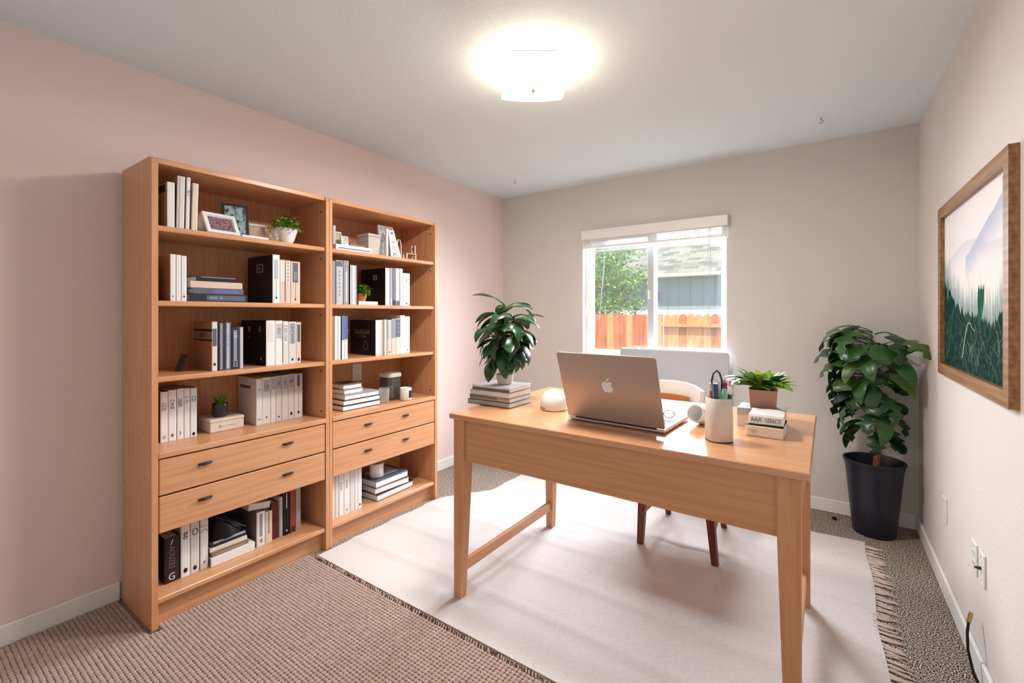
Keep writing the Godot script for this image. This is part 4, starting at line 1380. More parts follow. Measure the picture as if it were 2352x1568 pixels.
	upright("binder", "white binder with pale blue mark beside the dark bag", g, 0.288, s, 2.744, 2.711, 0.234, 0.20, "white", "maroon", [["text", "J C", 0.78, 0.022, "grey", true], ["text", "#", 0.13, 0.012, "slate", false]])
	g = "flat stack on the near bottom shelf"
	top = lying("white book lowest in the stack under the dark bag", g, 0.305, s, 2.706, 2.512, 0.040, 0.20, "spine", "white", [], 0.0)
	top = lying("brown-paged book on the white one under the dark bag", g, 0.295, top, 2.704, 2.540, 0.022, 0.18, "spine", "taupe", [["rect", 0.1, 0.9, 0.3, 0.5, "tan"]], 0.03)
	top = lying("cream book in the middle of the stack under the dark bag", g, 0.295, top, 2.704, 2.542, 0.020, 0.18, "spine", "cream", [], -0.03)
	top = lying("navy patterned book directly under the dark bag", g, 0.292, top, 2.702, 2.546, 0.026, 0.18, "spine", "navy", [["rect", 0.05, 0.95, 0.55, 0.95, "lightgrey"]], 0.02)
	var bag := thing("soft_bag", "slouched black fabric bag on the stack of bottom shelf books", "bag", Vector3(0.215, top, 2.622))
	st = tool()
	var dome := []
	rng.seed = 6
	for i in 11:
		var line := []
		var t := i / 10.0
		for j in 25:
			var a := TAU * j / 24.0
			var rr := cos(t * PI / 2.0) * (1.0 + 0.08 * sin(a * 3.0 + 1.0) + 0.05 * sin(a * 7.0))
			var yy := pow(sin(t * PI / 2.0), 0.8) * (0.092 + 0.014 * sin(a * 2.0 + 0.5))
			line.append(Vector3(cos(a) * rr * 0.088, 0.001 + yy * (0.85 + 0.35 * smoothstep(-0.4, 1.0, sin(a))), sin(a) * rr * 0.088))
		dome.append(line)
	grid(st, dome, Vector3.UP)
	made("body", st, m.black, bag)
	st = tool()
	tube(st, [Vector3(0.05, 0.10, 0.05), Vector3(0.078, 0.075, 0.01), Vector3(0.086, 0.045, -0.035), Vector3(0.08, 0.02, -0.07)], [0.004], 6)
	made("strap", st, m.navy, bag)
	g = "books at the right of the near bottom shelf"
	upright("book", "thick grey-brown boxed book with white spine on near bottom shelf", g, 0.292, s, 2.497, 2.456, 0.172, 0.20, "white", "taupe", [["rect", 0.28, 0.95, 0.35, "grey"], ["text", "M", 0.16, 0.014, "ink", true]])
	upright("book", "white book with orange edge under the tilted grey one", g, 0.291, s, 2.454, 2.419, 0.160, 0.20, "cream", "tan", [["rect", 0.3, 0.98, 0.3, "tan"]])
	upright("book", "maroon book with dark ornament on near bottom shelf", g, 0.275, s, 2.417, 2.380, 0.185, 0.20, "maroon", "maroon", [["ring", 0.55, 0.014, "plum"]])
	upright("book", "slim lilac-white book beside the maroon ornamented one", g, 0.280, s, 2.376, 2.358, 0.207, 0.20, "lightgrey", "white", [])
	upright("book", "black book with small gold dot on near bottom shelf", g, 0.283, s, 2.357, 2.322, 0.226, 0.20, "black", "black", [["rect", 0.62, 0.97, 0.18, "lightgrey"], ["dot", 0.10, 0.006, "cream"]])
	upright("book", "rust red book right of the black one with gold dot", g, 0.284, s, 2.320, 2.290, 0.226, 0.20, "red", "red", [["rect", 0.02, 0.14, 0.6, "maroon"]])
	upright("book", "grey-beige book, last on near bottom shelf", g, 0.284, s, 2.289, 2.261, 0.226, 0.20, "ash", "ash", [])
	# book lying tilted over the two boxed ones
	var tilt := thing("book", "grey book lying tilted across the tops of the boxed books", "book", Vector3(0.20, 0.306, 2.462), 0.0, g)
	tilt.rotation.x = -0.16
	cuboid("cover", Vector3(-0.09, 0.0, -0.035), Vector3(0.085, 0.003, 0.075), 0.0008, m.ash, tilt)
	cuboid("pages", Vector3(-0.086, 0.003, -0.033), Vector3(0.082, 0.033, 0.072), 0.0, m.white, tilt)
	cuboid("cover", Vector3(-0.09, 0.033, -0.035), Vector3(0.085, 0.036, 0.075), 0.0008, m.ash, tilt)

	far_bookcase_things()

func far_bookcase_things() -> void:
	var st := tool()
	# top shelf
	var g := "things on the far bookcase top shelf"
	var s := 1.66 + LIFT
	var top := lying("white flat case with grey slot on far bookcase's top shelf", g, 0.345, s, 2.088, 1.838, 0.036, 0.17, "spine", "white", [["rect", 0.05, 0.92, 0.32, 0.55, "grey"]])
	lying("brown notebook on the white flat case, far top shelf", g, 0.330, top, 1.985, 1.878, 0.014, 0.12, "spine", "taupe")
	upright("book", "thin dark book standing first on far bookcase's top shelf", g, 0.30, top, 2.088, 2.078, 0.108, 0.12, "plum", "plum", [])
	upright("book", "white slim book second on far bookcase's top shelf", g, 0.30, top, 2.077, 2.058, 0.110, 0.12, "lightgrey", "grey", [])
	photo_frame("tall beige photo frame on the white flat case, far top shelf", Vector3(0.27, top + 0.0005, 2.028), PI / 2 - 0.1, 0.10, 0.050, 0.082, 0.007, "cream", "cream", snapshot(33, Color8(200, 180, 160), Color8(170, 150, 132), Color8(140, 120, 104)), g)
	photo_frame("small white photo frame in front of the tall beige one", Vector3(0.318, top + 0.0005, 2.012), PI / 2 - 0.15, 0.16, 0.042, 0.052, 0.006, "white", "white", snapshot(37, Color8(210, 205, 200), Color8(150, 140, 136), Color8(90, 84, 84)), g)
	rng.seed = 14
	var beads := thing("bead_strand", "strand of grey pebble beads on the brown notebook", "beads", Vector3(0.275, top + 0.0145, 1.93))
	for k in 9:
		st = tool()
		var r := rng.randf_range(0.006, 0.008)
		var prof := []
		for e in 7:
			var a := -PI / 2 + PI * e / 6.0
			prof.append([r * cos(a), r * 0.8 + r * 0.8 * sin(a)])
		lathe(st, prof, 10, Transform3D(Basis(), Vector3(rng.randf_range(-0.004, 0.004), 0, 0.044 - k * 0.011)))
		made("bead", st, m.ash if k % 2 else m.taupe, beads)
	var box2 := thing("card_box", "plain white card box behind the grey frame, far top shelf", "box", Vector3(0.20, s, 1.755))
	cuboid("body", Vector3(-0.06, 0, -0.045), Vector3(0.06, 0.128, 0.045), 0.002, m.offwhite, box2)
	cuboid("lid", Vector3(-0.062, 0.129, -0.047), Vector3(0.062, 0.147, 0.047), 0.002, m.offwhite, box2)
	photo_frame("tall grey photo frame behind the white easel, far top shelf", Vector3(0.262, s, 1.655), PI / 2, 0.10, 0.125, 0.215, 0.014, "ash", "lightgrey", snapshot(41, Color8(190, 188, 184), Color8(160, 158, 156), Color8(130, 128, 128)), g)
	# easel-like white frame
	var e2 := thing("desk_easel", "white A-shaped easel card with small printed squares, far top shelf", "easel", Vector3(0.342, s, 1.668), PI / 2)
	for sx: float in [-1.0, 1.0]:
		st = tool()
		block(st, [Vector3(sx * 0.055 - 0.007, 0, -0.004), Vector3(sx * 0.055 + 0.007, 0, -0.004), Vector3(sx * 0.055 + 0.007, 0, 0.004), Vector3(sx * 0.055 - 0.007, 0, 0.004)], [Vector3(sx * 0.022 - 0.007, 0.185, -0.044), Vector3(sx * 0.022 + 0.007, 0.185, -0.044), Vector3(sx * 0.022 + 0.007, 0.185, -0.036), Vector3(sx * 0.022 - 0.007, 0.185, -0.036)])
		made("leg", st, m.white, e2)
	st = tool()
	block(st, [Vector3(-0.022, 0.004, -0.003), Vector3(0.046, 0.004, -0.003), Vector3(0.046, 0.004, 0.002), Vector3(-0.022, 0.004, 0.002)], [Vector3(-0.010, 0.18, -0.042), Vector3(0.016, 0.18, -0.042), Vector3(0.016, 0.18, -0.038), Vector3(-0.010, 0.18, -0.038)])
	made("card", st, m.white, e2)
	for k in [["SB", 0.160, 0.014], ["=", 0.128, 0.010], ["C4", 0.102, 0.012], ["[ ]", 0.062, 0.016], ["[#]", 0.022, 0.018]]:
		lettering("card_text", k[0], k[2], m.ink, Transform3D(Basis(Vector3.RIGHT, -0.215), Vector3(0.009, k[1], 0.0035 - k[1] * 0.2225)), e2)
	var loop := thing("wire_loop", "white bent wire loop stand beside the white easel", "ornament", Vector3(0.285, s, 1.572), PI / 2)
	st = tool()
	tube(st, [Vector3(-0.018, 0.0, 0), Vector3(-0.018, 0.10, 0), Vector3(-0.010, 0.132, 0), Vector3(0.004, 0.134, 0), Vector3(0.014, 0.11, 0), Vector3(0.018, 0.0, 0)], [0.0035], 7)
	made("wire", st, m.ceramic, loop)
	cuboid("base", Vector3(-0.024, 0.0, -0.012), Vector3(0.024, 0.004, 0.012), 0.001, m.ceramic, loop)
	var stool := thing("toy_chair", "tiny wooden toy chair at right of far bookcase's top shelf", "ornament", Vector3(0.32, s, 1.508), PI / 2)
	cuboid("seat", Vector3(-0.050, 0.036, -0.020), Vector3(0.042, 0.044, 0.020), 0.002, m.tan, stool)
	for p in [[-0.044, -0.016], [-0.044, 0.016], [0.034, -0.016], [0.034, 0.016]]:
		cuboid("leg", Vector3(p[0] - 0.004, 0.0, p[1] - 0.004), Vector3(p[0] + 0.004, 0.036, p[1] + 0.004), 0.001, m.cream, stool)
	for z: float in [-0.016, 0.016]:
		cuboid("back_post", Vector3(0.026, 0.044, z - 0.003), Vector3(0.033, 0.102, z + 0.003), 0.001, m.cream, stool)
	cuboid("back_slat", Vector3(0.027, 0.072, -0.016), Vector3(0.032, 0.090, 0.016), 0.001, m.coffee, stool)

	# second shelf
	g = "books on the far bookcase second shelf"
	s = 1.35 + LIFT
	upright("book", "grey book first on far bookcase's second shelf", g, 0.330, s, 2.110, 2.082, 0.248, 0.19, "grey", "slate", [])
	upright("book", "grey book with spiral-patterned spine on far second shelf", g, 0.332, s, 2.080, 2.033, 0.254, 0.19, "lightgrey", "slate", [["rect", 0.86, 0.98, 0.8, "slate"], ["text", "= = = = = = =", 0.48, 0.02, "grey", true], ["line", 0.02, 0.98, 0.42, "ink"]])
	upright("book", "blue-grey book third on far bookcase's second shelf", g, 0.332, s, 2.030, 1.994, 0.257, 0.19, "grey", "ink", [["rect", 0.05, 0.75, 0.4, "lightgrey"]])
	upright("book", "white and grey book just left of the round-leaved plant", g, 0.333, s, 1.986, 1.940, 0.234, 0.19, "lightgrey", "ink", [["rect", 0.02, 0.98, 0.3, "white"], ["line", 0.0, 1.0, -0.40, "ink"]])
	top = lying("pinkish white book under the plant on far second shelf", g, 0.335, s, 1.928, 1.788, 0.022, 0.14, "spine", "white", [])
	var plant := thing("potted_bush", "round bushy green plant in orange clay pot, far second shelf", "potted plant", Vector3(0.275, top, 1.872))
	st = tool()
	lathe(st, [[0.0, 0.0], [0.030, 0.0], [0.040, 0.044], [0.042, 0.046], [0.036, 0.046], [0.030, 0.036], [0.0, 0.036]], 22)
	made("pot", st, m.clay_orange, plant)
	rng.seed = 18
	for tone in ["leaf_mid", "leaf_fresh"]:
		st = tool()
		bush(st, Vector3(0, 0.048, -0.006), Vector3(0.056, 0.060, 0.062), 170, 0.022, rng)
		made("foliage", st, m[tone], plant).set_meta("kind", "stuff")
	upright("binder", "black-sided binder with white square emblem behind the round plant", g, 0.330, s, 1.724, 1.692, 0.239, 0.25, "white", "black", [["facering", 0.42, 0.76, 0.034, 0.030, "lightgrey"], ["facetext", "S", 0.42, 0.76, 0.016, "lightgrey"]])
	upright("book", "navy striped book right of the black-sided binder, far second shelf", g, 0.330, s, 1.691, 1.667, 0.241, 0.2, "lightgrey", "navy", [["line", 0.0, 1.0, 0.3, "navy"], ["line", 0.2, 1.0, -0.2, "navy"]])
	upright("book", "grey book with dark bands, middle of far second shelf row", g, 0.330, s, 1.666, 1.642, 0.243, 0.2, "slate", "navy", [["rect", 0.0, 0.14, 1.0, "navy"], ["line", 0.16, 1.0, 0.1, "white"]])
	upright("book", "white book with diagonal dark stripe look on far second shelf", g, 0.330, s, 1.641, 1.609, 0.244, 0.2, "white", "navy", [["line", 0.35, 1.0, 0.28, "ink"], ["line", 0.0, 0.6, -0.3, "ink"], ["rect", 0.0, 0.13, 0.9, "slate"]])
	upright("book", "plain white book fifth in the far second shelf row", g, 0.330, s, 1.608, 1.581, 0.245, 0.2, "white", "white", [["line", 0.0, 1.0, 0.46, "ink"]])
	upright("binder", "shorter white binder with dark stem mark, last on far second shelf", g, 0.330, s, 1.579, 1.519, 0.217, 0.2, "white", "offwhite", [["text", "J", 0.80, 0.022, "ink", false], ["line", 0.10, 0.78, 0.0, "ash"], ["dot", 0.07, 0.007, "ink"]])

	# third shelf
	g = "books on the far bookcase third shelf"
	s = 1.035 + LIFT
	upright("book", "slim brown book first on far bookcase's third shelf", g, 0.350, s, 2.118, 2.100, 0.247, 0.18, "coffee", "coffee", [])
	upright("book", "slim white book second on far bookcase's third shelf", g, 0.350, s, 2.099, 2.081, 0.249, 0.18, "white", "offwhite", [])
	upright("book", "pinkish white book third on far bookcase's third shelf", g, 0.350, s, 2.080, 2.060, 0.248, 0.18, "offwhite", "offwhite", [])
	upright("book", "white book with blue top half, left one of the pair", g, 0.350, s, 2.053, 2.035, 0.250, 0.18, "white", "plum", [["rect", 0.44, 1.0, 0.96, "blue"]])
	upright("book", "white book with blue top half, right one of the pair", g, 0.350, s, 2.034, 2.014, 0.249, 0.18, "white", "white", [["rect", 0.46, 1.0, 0.9, "blue"], ["line", 0.0, 1.0, 0.0, "lightgrey"]])
	var vase := thing("glass_vase", "curved dark glass vase between books on far third shelf", "vase", Vector3(0.245, s, 1.975))
	st = tool()
	lathe(st, [[0.0, 0.0], [0.020, 0.0], [0.026, 0.02], [0.020, 0.06], [0.030, 0.12], [0.040, 0.170], [0.037, 0.170], [0.027, 0.12], [0.016, 0.06], [0.020, 0.018], [0.0, 0.012]], 22)
	made("body", st, m.smoke_glass, vase)
	st = tool()
	tube(st, [Vector3(0.006, 0.02, 0.0), Vector3(0.0, 0.12, 0.006), Vector3(-0.006, 0.185, 0.02)], [0.003], 6)
	made("stem", st, m.olive, vase)
	var black := upright("binder", "black box file with silver ornament band on far third shelf", g, 0.330, s, 1.800, 1.745, 0.222, 0.26, "white", "black", [["facetext", "&&&&&&", 0.52, 0.66, 0.026, "silver"], ["facetext", "C Z N A", 0.5, 0.53, 0.016, "silver"]])
	st = tool()
	var drop_out := []
	var drop_in := []
	for k in 24:
		var a := TAU * k / 24.0
		var r := 0.024 * (1.0 + 0.45 * pow(maxf(0.0, sin(a)), 3.0))
		drop_out.append(Vector2(cos(a) * r * 0.8, sin(a) * r))
		drop_in.append(Vector2(cos(a) * (r - 0.004) * 0.8, sin(a) * (r - 0.004)))
	ring_plate(st, drop_out, drop_in, 0.0, 0.0015, Transform3D(Basis(), Vector3(-0.10, 0.055, 0.0275)))
	made("cover_emblem", st, m.brass, black)
	upright("book", "white book right of the ornamented black box file", g, 0.345, s, 1.744, 1.727, 0.226, 0.2, "offwhite", "offwhite", [])
	upright("book", "blush book with white top label on far third shelf", g, 0.345, s, 1.722, 1.688, 0.224, 0.2, "blush", "offwhite", [["rect", 0.45, 0.99, 0.9, "lightgrey"], ["line", 0.45, 0.95, 0.3, "ink"], ["dot", 0.08, 0.006, "ink"]])
	upright("book", "peach book with grey top half on far third shelf", g, 0.345, s, 1.687, 1.652, 0.229, 0.2, "blush", "ink", [["rect", 0.46, 0.99, 0.9, "grey"]])
	upright("book", "peach book with navy banded top half on far third shelf", g, 0.345, s, 1.651, 1.616, 0.231, 0.2, "cream", "cream", [["rect", 0.48, 0.98, 0.96, "slate"], ["text", "= = =", 0.74, 0.022, "lightgrey", true]])
	upright("binder", "tall white binder second from last on far third shelf", g, 0.345, s, 1.615, 1.576, 0.252, 0.2, "white", "offwhite", [])
	upright("binder", "white binder with thin dark cord mark, last on far third shelf", g, 0.345, s, 1.575, 1.533, 0.245, 0.2, "white", "offwhite", [["line", 0.10, 0.70, 0.1, "ash"], ["dot", 0.09, 0.005, "ink"]])

	# ledge
	g = "stacked books on the far ledge"
	s = 0.725 + LIFT
	top = lying("white-paged book lowest of the far ledge stack", g, 0.318, s, 2.024, 1.752, 0.031, 0.22, "pages", "ink")
	top = lying("white-paged book second from bottom of the far ledge stack", g, 0.318, top, 2.020, 1.754, 0.031, 0.22, "pages", "ink")
	top = lying("white-paged book third from bottom of the far ledge stack", g, 0.315, top, 2.010, 1.758, 0.028, 0.21, "pages", "ash")
	top = lying("smaller white-paged book second from top of the far ledge stack", g, 0.29, top, 2.002, 1.862, 0.028, 0.15, "pages", "grey", [], 0.06)
	lying("small dark-topped book crowning the far ledge stack", g, 0.288, top, 1.996, 1.866, 0.028, 0.15, "pages", "taupe", [["top", "ink"]], -0.05)
	var glass := thing("drinking_glass", "clear tumbler between the stack and mug on the far ledge", "glass", Vector3(0.295, s, 1.705))
	st = tool()
	lathe(st, [[0.0, 0.0], [0.026, 0.0], [0.029, 0.004], [0.035, 0.094], [0.033, 0.094], [0.027, 0.010], [0.0, 0.008]], 24)
	made("body", st, m.clear_glass, glass)
	var lantern := thing("glass_lantern", "square smoked glass lantern with white lid on the far ledge", "lantern", Vector3(0.215, s, 1.590))
	st = tool()
	lathe(st, [[0.0, 0.0], [0.062, 0.0], [0.060, 0.012], [0.055, 0.15], [0.052, 0.15], [0.056, 0.014], [0.0, 0.012]], 28, Transform3D(), 6.0)
	made("glass_body", st, m.smoke_glass, lantern)
	st = tool()
	lathe(st, [[0.0, 0.15], [0.058, 0.15], [0.060, 0.158], [0.056, 0.176], [0.0, 0.184]], 28, Transform3D(), 6.0)
	made("lid", st, m.clay_white, lantern)
	st = tool()
	lathe(st, [[0.0, 0.012], [0.024, 0.012], [0.024, 0.085], [0.0, 0.088]], 18)
	made("candle", st, m.cream, lantern)
	mug("white mug with dark printed picture on the far ledge", Vector3(0.335, s, 1.560), 0.038, 0.082, m.ceramic, PI * 0.62, snapshot(51, Color8(24, 22, 24), Color8(60, 56, 56), Color8(230, 228, 224)))

	# bottom shelf
	g = "white books on the far bookcase bottom shelf"
	s = 0.125 + LIFT
	var at := [[2.112, 2.080, 0.245, "cream"], [2.079, 2.056, 0.245, "offwhite"], [2.054, 2.023, 0.244, "white"], [2.022, 1.982, 0.246, "white"], [1.981, 1.949, 0.247, "offwhite"], [1.948, 1.927, 0.247, "white"], [1.926, 1.899, 0.241, "white"]]
	var words := ["first, cream", "second, pale", "third, with grey script", "fourth, with grey script and ring", "fifth, plain", "sixth, slim", "last, with small brown mark"]
	for k in 7:
		var marks := []
		if k == 2 or k == 3:
			marks = [["text", "la vida", 0.70, 0.012, "grey", true]]
		if k == 3:
			marks.append(["ring", 0.09, 0.007, "slate"])
		if k == 6:
			marks = [["dot", 0.10, 0.007, "maroon"]]
		upright("book", "white far bottom-shelf book: " + words[k] + " of seven", g, 0.325, s, at[k][0], at[k][1], at[k][2], 0.2, at[k][3], "ash", marks)
	g = "stacked books on the far bottom shelf"
	top = lying("lowest white-paged book of the far bottom shelf stack", g, 0.330, s, 1.800, 1.485, 0.040, 0.24, "pages", "plum", [], 0.05)
	top = lying("middle white-paged book of the far bottom shelf stack", g, 0.325, top, 1.795, 1.520, 0.040, 0.22, "pages", "plum", [], -0.03)
	top = lying("uppermost white-paged book of the far bottom shelf stack", g, 0.325, top, 1.798, 1.528, 0.040, 0.22, "pages", "slate", [["top", "lightgrey"]], 0.02)
	mug("cream mug with dark pattern on the far bottom shelf stack", Vector3(0.25, top + 0.0008, 1.730), 0.044, 0.088, m.ceramic, PI * 0.9, snapshot(55, Color8(40, 30, 26), Color8(120, 96, 70), Color8(226, 214, 196)))

# ------------------------------------------------------------------ on the desk
func build_desk_things() -> void:
	var y := 0.845 + LIFT
	var st := tool()
	# laptop, its back to the camera
	var lap := thing("laptop", "open silver laptop seen from behind with pale fruit logo", "laptop", Vector3(1.934, y, 1.897), -0.047)
	var w := 0.412
	cuboid("base", Vector3(-w / 2, 0.003, -0.292), Vector3(w / 2, 0.017, 0.006), 0.004, m.laptop_base, lap)
	cuboid("hinge", Vector3(-w * 0.42, 0.012, -0.002), Vector3(w * 0.42, 0.024, 0.010), 0.003, m.ink, lap)
	for sx: float in [-0.17, 0.17]:
		for sz: float in [-0.27, -0.02]:
			cuboid("rubber_foot", Vector3(sx - 0.012, 0.0, sz - 0.005), Vector3(sx + 0.012, 0.003, sz + 0.005), 0.001, m.ink, lap)
	var keys := tool()
	for r in 6:
		for c in 14:
			var kx := -0.165 + c * 0.0254
			var kz := -0.035 - r * 0.0208
			box(keys, Vector3(kx - 0.0108, 0.017, kz - 0.0088), Vector3(kx + 0.0108, 0.0185, kz + 0.0088), 0.0006)
	made("keyboard", keys, m.ink, lap)
	cuboid("trackpad", Vector3(-0.06, 0.0168, -0.280), Vector3(0.06, 0.0175, -0.175), 0.0, m.silver, lap)
	var tilt := Transform3D(Basis(Vector3.RIGHT, deg_to_rad(20.0)), Vector3(0, 0.020, 0.006))
	st = tool()
	var lid_outline := PackedVector2Array()
	var hh := 0.292
	var cr := 0.012
	for c in [[w / 2 - cr, 0.004, -PI / 2], [w / 2 - cr, hh - cr, 0.0], [-w / 2 + cr, hh - cr, PI / 2], [-w / 2 + cr, 0.004, PI]]:
		for k in 5:
			var a: float = c[2] + PI / 2 * k / 4.0
			var rr := cr if c[1] > 0.1 else 0.004
			var off := 0.0 if c[1] > 0.1 else (cr - 0.004) * signf(c[0])
			lid_outline.append(Vector2(c[0] + off + cos(a) * rr, c[1] + sin(a) * rr))
	prism(st, lid_outline, -0.003, 0.004, tilt)
	var lid := made("lid", st, m.laptop_metal, lap)
	st = tool()
	box(st, Vector3(-w / 2 + 0.008, 0.014, -0.0036), Vector3(w / 2 - 0.008, hh - 0.008, -0.0028), 0.0, tilt)
	made("screen", st, m.ink, lid)
	var apple := [Vector2(0.0, 0.30), Vector2(0.10, 0.36), Vector2(0.22, 0.385), Vector2(0.34, 0.35), Vector2(0.43, 0.27), Vector2(0.345, 0.19), Vector2(0.315, 0.08), Vector2(0.345, -0.03), Vector2(0.44, -0.12), Vector2(0.40, -0.26), Vector2(0.33, -0.38), Vector2(0.24, -0.48), Vector2(0.15, -0.51), Vector2(0.06, -0.485), Vector2(-0.06, -0.485), Vector2(-0.15, -0.51), Vector2(-0.25, -0.47), Vector2(-0.35, -0.34), Vector2(-0.42, -0.18), Vector2(-0.45, 0.0), Vector2(-0.42, 0.17), Vector2(-0.34, 0.30), Vector2(-0.23, 0.375), Vector2(-0.12, 0.375)]
	var leaf := [Vector2(-0.01, 0.43), Vector2(-0.005, 0.54), Vector2(0.06, 0.64), Vector2(0.19, 0.70), Vector2(0.19, 0.60), Vector2(0.12, 0.49)]
	st = tool()
	for piece in [apple, leaf]:
		var poly := PackedVector2Array()
		for p: Vector2 in piece:
			poly.append(p * 0.052 + Vector2(0.0, 0.158))
		prism(st, poly, 0.0038, 0.0048, tilt)
	made("logo", st, m.logo_white, lid)
	var sheet := thing("paper_sheet", "white paper sheet lying on the open laptop", "paper", Vector3(2.075, y + 0.0188, 1.70), 0.06)
	cuboid("sheet", Vector3(-0.05, 0, -0.07), Vector3(0.05, 0.001, 0.07), 0.0, m.white, sheet)
	var specs := thing("glasses", "dark-rimmed reading glasses on the paper beside the laptop lid", "glasses", Vector3(2.075, y + 0.0200, 1.735), 0.35)
	for sx: float in [-0.028, 0.028]:
		st = tool()
		var ring := []
		for k in 17:
			ring.append(Vector3(sx + cos(TAU * k / 16.0) * 0.021, 0.018 + sin(TAU * k / 16.0) * 0.016, 0))
		tube(st, ring, [0.0017], 6, false)
		made("rim", st, m.ink, specs)
		st = tool()
		prism(st, disc_outline(0.020, 0.0155, 18, Vector2(sx, 0.018)), -0.0006, 0.0006)
		made("lens", st, m.clear_glass, specs)
		st = tool()
		tube(st, [Vector3(sx * 1.72, 0.02, 0), Vector3(sx * 1.75, 0.012, -0.05), Vector3(sx * 1.6, 0.002, -0.095)], [0.0018], 6)
		made("temple", st, m.ink, specs)
	st = tool()
	tube(st, [Vector3(-0.008, 0.02, 0), Vector3(0, 0.023, 0), Vector3(0.008, 0.02, 0)], [0.0017], 6)
	made("bridge", st, m.ink, specs)

	# dome-shaped white speaker left of the laptop
	var dome := thing("dome_speaker", "smooth white dome speaker behind the left side of the laptop", "speaker", Vector3(1.575, y, 1.755))
	st = tool()
	var prof := [[0.0, 0.0], [0.058, 0.0], [0.064, 0.006]]
	for k in 9:
		var a := PI / 2 * k / 8.0
		prof.append([0.064 * cos(a), 0.032 + 0.062 * sin(a)])
	lathe(st, prof, 30)
	made("shell", st, m.ceramic, dome)
	st = tool()
	for k in 7:
		var a := 1.75 + 0.13 * k
		var b := a + 0.13
		quad(st, Vector3(cos(a) * 0.0648, 0.008, sin(a) * 0.0648), Vector3(cos(b) * 0.0648, 0.008, sin(b) * 0.0648), Vector3(cos(b) * 0.0648, 0.013, sin(b) * 0.0648), Vector3(cos(a) * 0.0648, 0.013, sin(a) * 0.0648), Vector3(cos(a), 0, sin(a)))
	made("slot", st, m.taupe, dome)

	# pen cup
	var cup := thing("pen_cup", "tall beige rounded-square pen cup right of the laptop", "pen cup", Vector3(2.318, y, 1.878), 0.6)
	st = tool()
	lathe(st, [[0.0, 0.0], [0.040, 0.0], [0.042, 0.004], [0.0415, 0.09], [0.039, 0.150], [0.037, 0.152], [0.035, 0.150], [0.037, 0.09], [0.037, 0.008], [0.0, 0.006]], 32, Transform3D(), 3.2)
	made("body", st, m.clay_white, cup)
	st = tool()
	lathe(st, [[0.0, 0.0], [0.0415, 0.0], [0.0425, 0.0025], [0.041, 0.004]], 32, Transform3D(), 3.2)
	made("base_ring", st, m.ink, cup)
	var pens := [["teal marker pen in the beige cup", Vector3(-0.012, 0.0, 0.016), Vector3(-0.020, 0.196, 0.020), 0.0085, "slate", "marker", Color8(18, 76, 92)], ["mint green ruler-like pen in the beige cup", Vector3(0.006, 0.0, 0.018), Vector3(0.010, 0.178, 0.022), 0.0085, "slate", "marker", Color8(120, 196, 156)], ["white and red pen leaning left in the beige cup", Vector3(-0.010, 0.0, -0.006), Vector3(-0.034, 0.196, 0.006), 0.0055, "slate", "pen", Color8(206, 96, 104)], ["magenta pen in the beige cup", Vector3(0.014, 0.0, -0.004), Vector3(0.026, 0.196, -0.006), 0.0075, "slate", "marker", Color8(136, 38, 84)], ["pink pencil leaning right in the beige cup", Vector3(0.018, 0.0, 0.010), Vector3(0.034, 0.205, 0.012), 0.0042, "slate", "pencil", Color8(230, 120, 138)], ["dark green pen leaning right in the beige cup", Vector3(0.020, 0.0, 0.020), Vector3(0.030, 0.185, 0.024), 0.007, "slate", "pen", Color8(32, 76, 66)], ["clear plastic ruler leaning far right in the beige cup", Vector3(0.004, 0.0, -0.010), Vector3(0.026, 0.205, -0.018), 0.006, "slate", "ruler", Color8(170, 190, 186)]]
	var up := Transform3D(Basis(Vector3.UP, 0.6), Vector3(2.318, y + 0.008, 1.878))
	for p in pens:
		var o := thing(p[5], p[0], "pen", up * p[1], 0.0, "pens in the beige cup")
		var mat := StandardMaterial3D.new()
		mat.albedo_color = p[6]
		mat.roughness = 0.35
		var d: Vector3 = up.basis * (p[2] - p[1])
		st = tool()
		if p[5] == "ruler":
			var len := d.length()
			var dir := d.normalized()
			var sidew := dir.cross(Vector3(0, 0, 1)).normalized() * 0.009
			var thin := dir.cross(sidew).normalized() * 0.001
			var low := [-sidew - thin, sidew - thin, sidew + thin, -sidew + thin]
			var high := []
			for q: Vector3 in low:
				high.append(q + dir * len)
			block(st, low, high)
			made("blade", st, mat, o)
			continue
		tube(st, [Vector3.ZERO, d * 0.86], [p[3]], 10)
		made("barrel", st, mat, o)
		st = tool()
		tube(st, [d * 0.86, d * 0.97, d], [p[3] * 1.06, p[3] * 1.02, p[3] * 0.7], 10)
		made("cap", st, m.white if p[5] == "pen" else mat, o)
	var clip := thing("metal_clip", "looped dark metal clip standing up in the beige cup", "clip", up * Vector3(0.0, 0.0, -0.016), 0.55)
	st = tool()
	tube(st, [Vector3(-0.016, 0.0, 0), Vector3(-0.018, 0.20, 0), Vector3(-0.012, 0.226, 0), Vector3(0.0, 0.238, 0), Vector3(0.010, 0.228, 0), Vector3(0.017, 0.205, 0), Vector3(0.020, 0.0, 0)], [0.0036], 8)
	made("loop", st, m.dark_steel, clip)
	st = tool()
	tube(st, [Vector3(-0.014, 0.210, 0.0), Vector3(0.008, 0.196, 0.0), Vector3(0.010, 0.0, 0.0)], [0.0022], 7)
	made("inner_wire", st, m.silver, clip)

	# white mug lying on its side behind the cup
	var tipped := thing("mug", "white cup leaning beside the beige pen cup", "mug", Vector3(2.213, y + 0.034, 1.70))
	st = tool()
	var lie := Transform3D(Basis(Vector3.RIGHT, 1.12) * Basis(Vector3.UP, 0.0), Vector3(0, 0.0, -0.03))
	lie.basis = Basis(Vector3.UP, -0.35) * Basis(Vector3.RIGHT, 1.20)
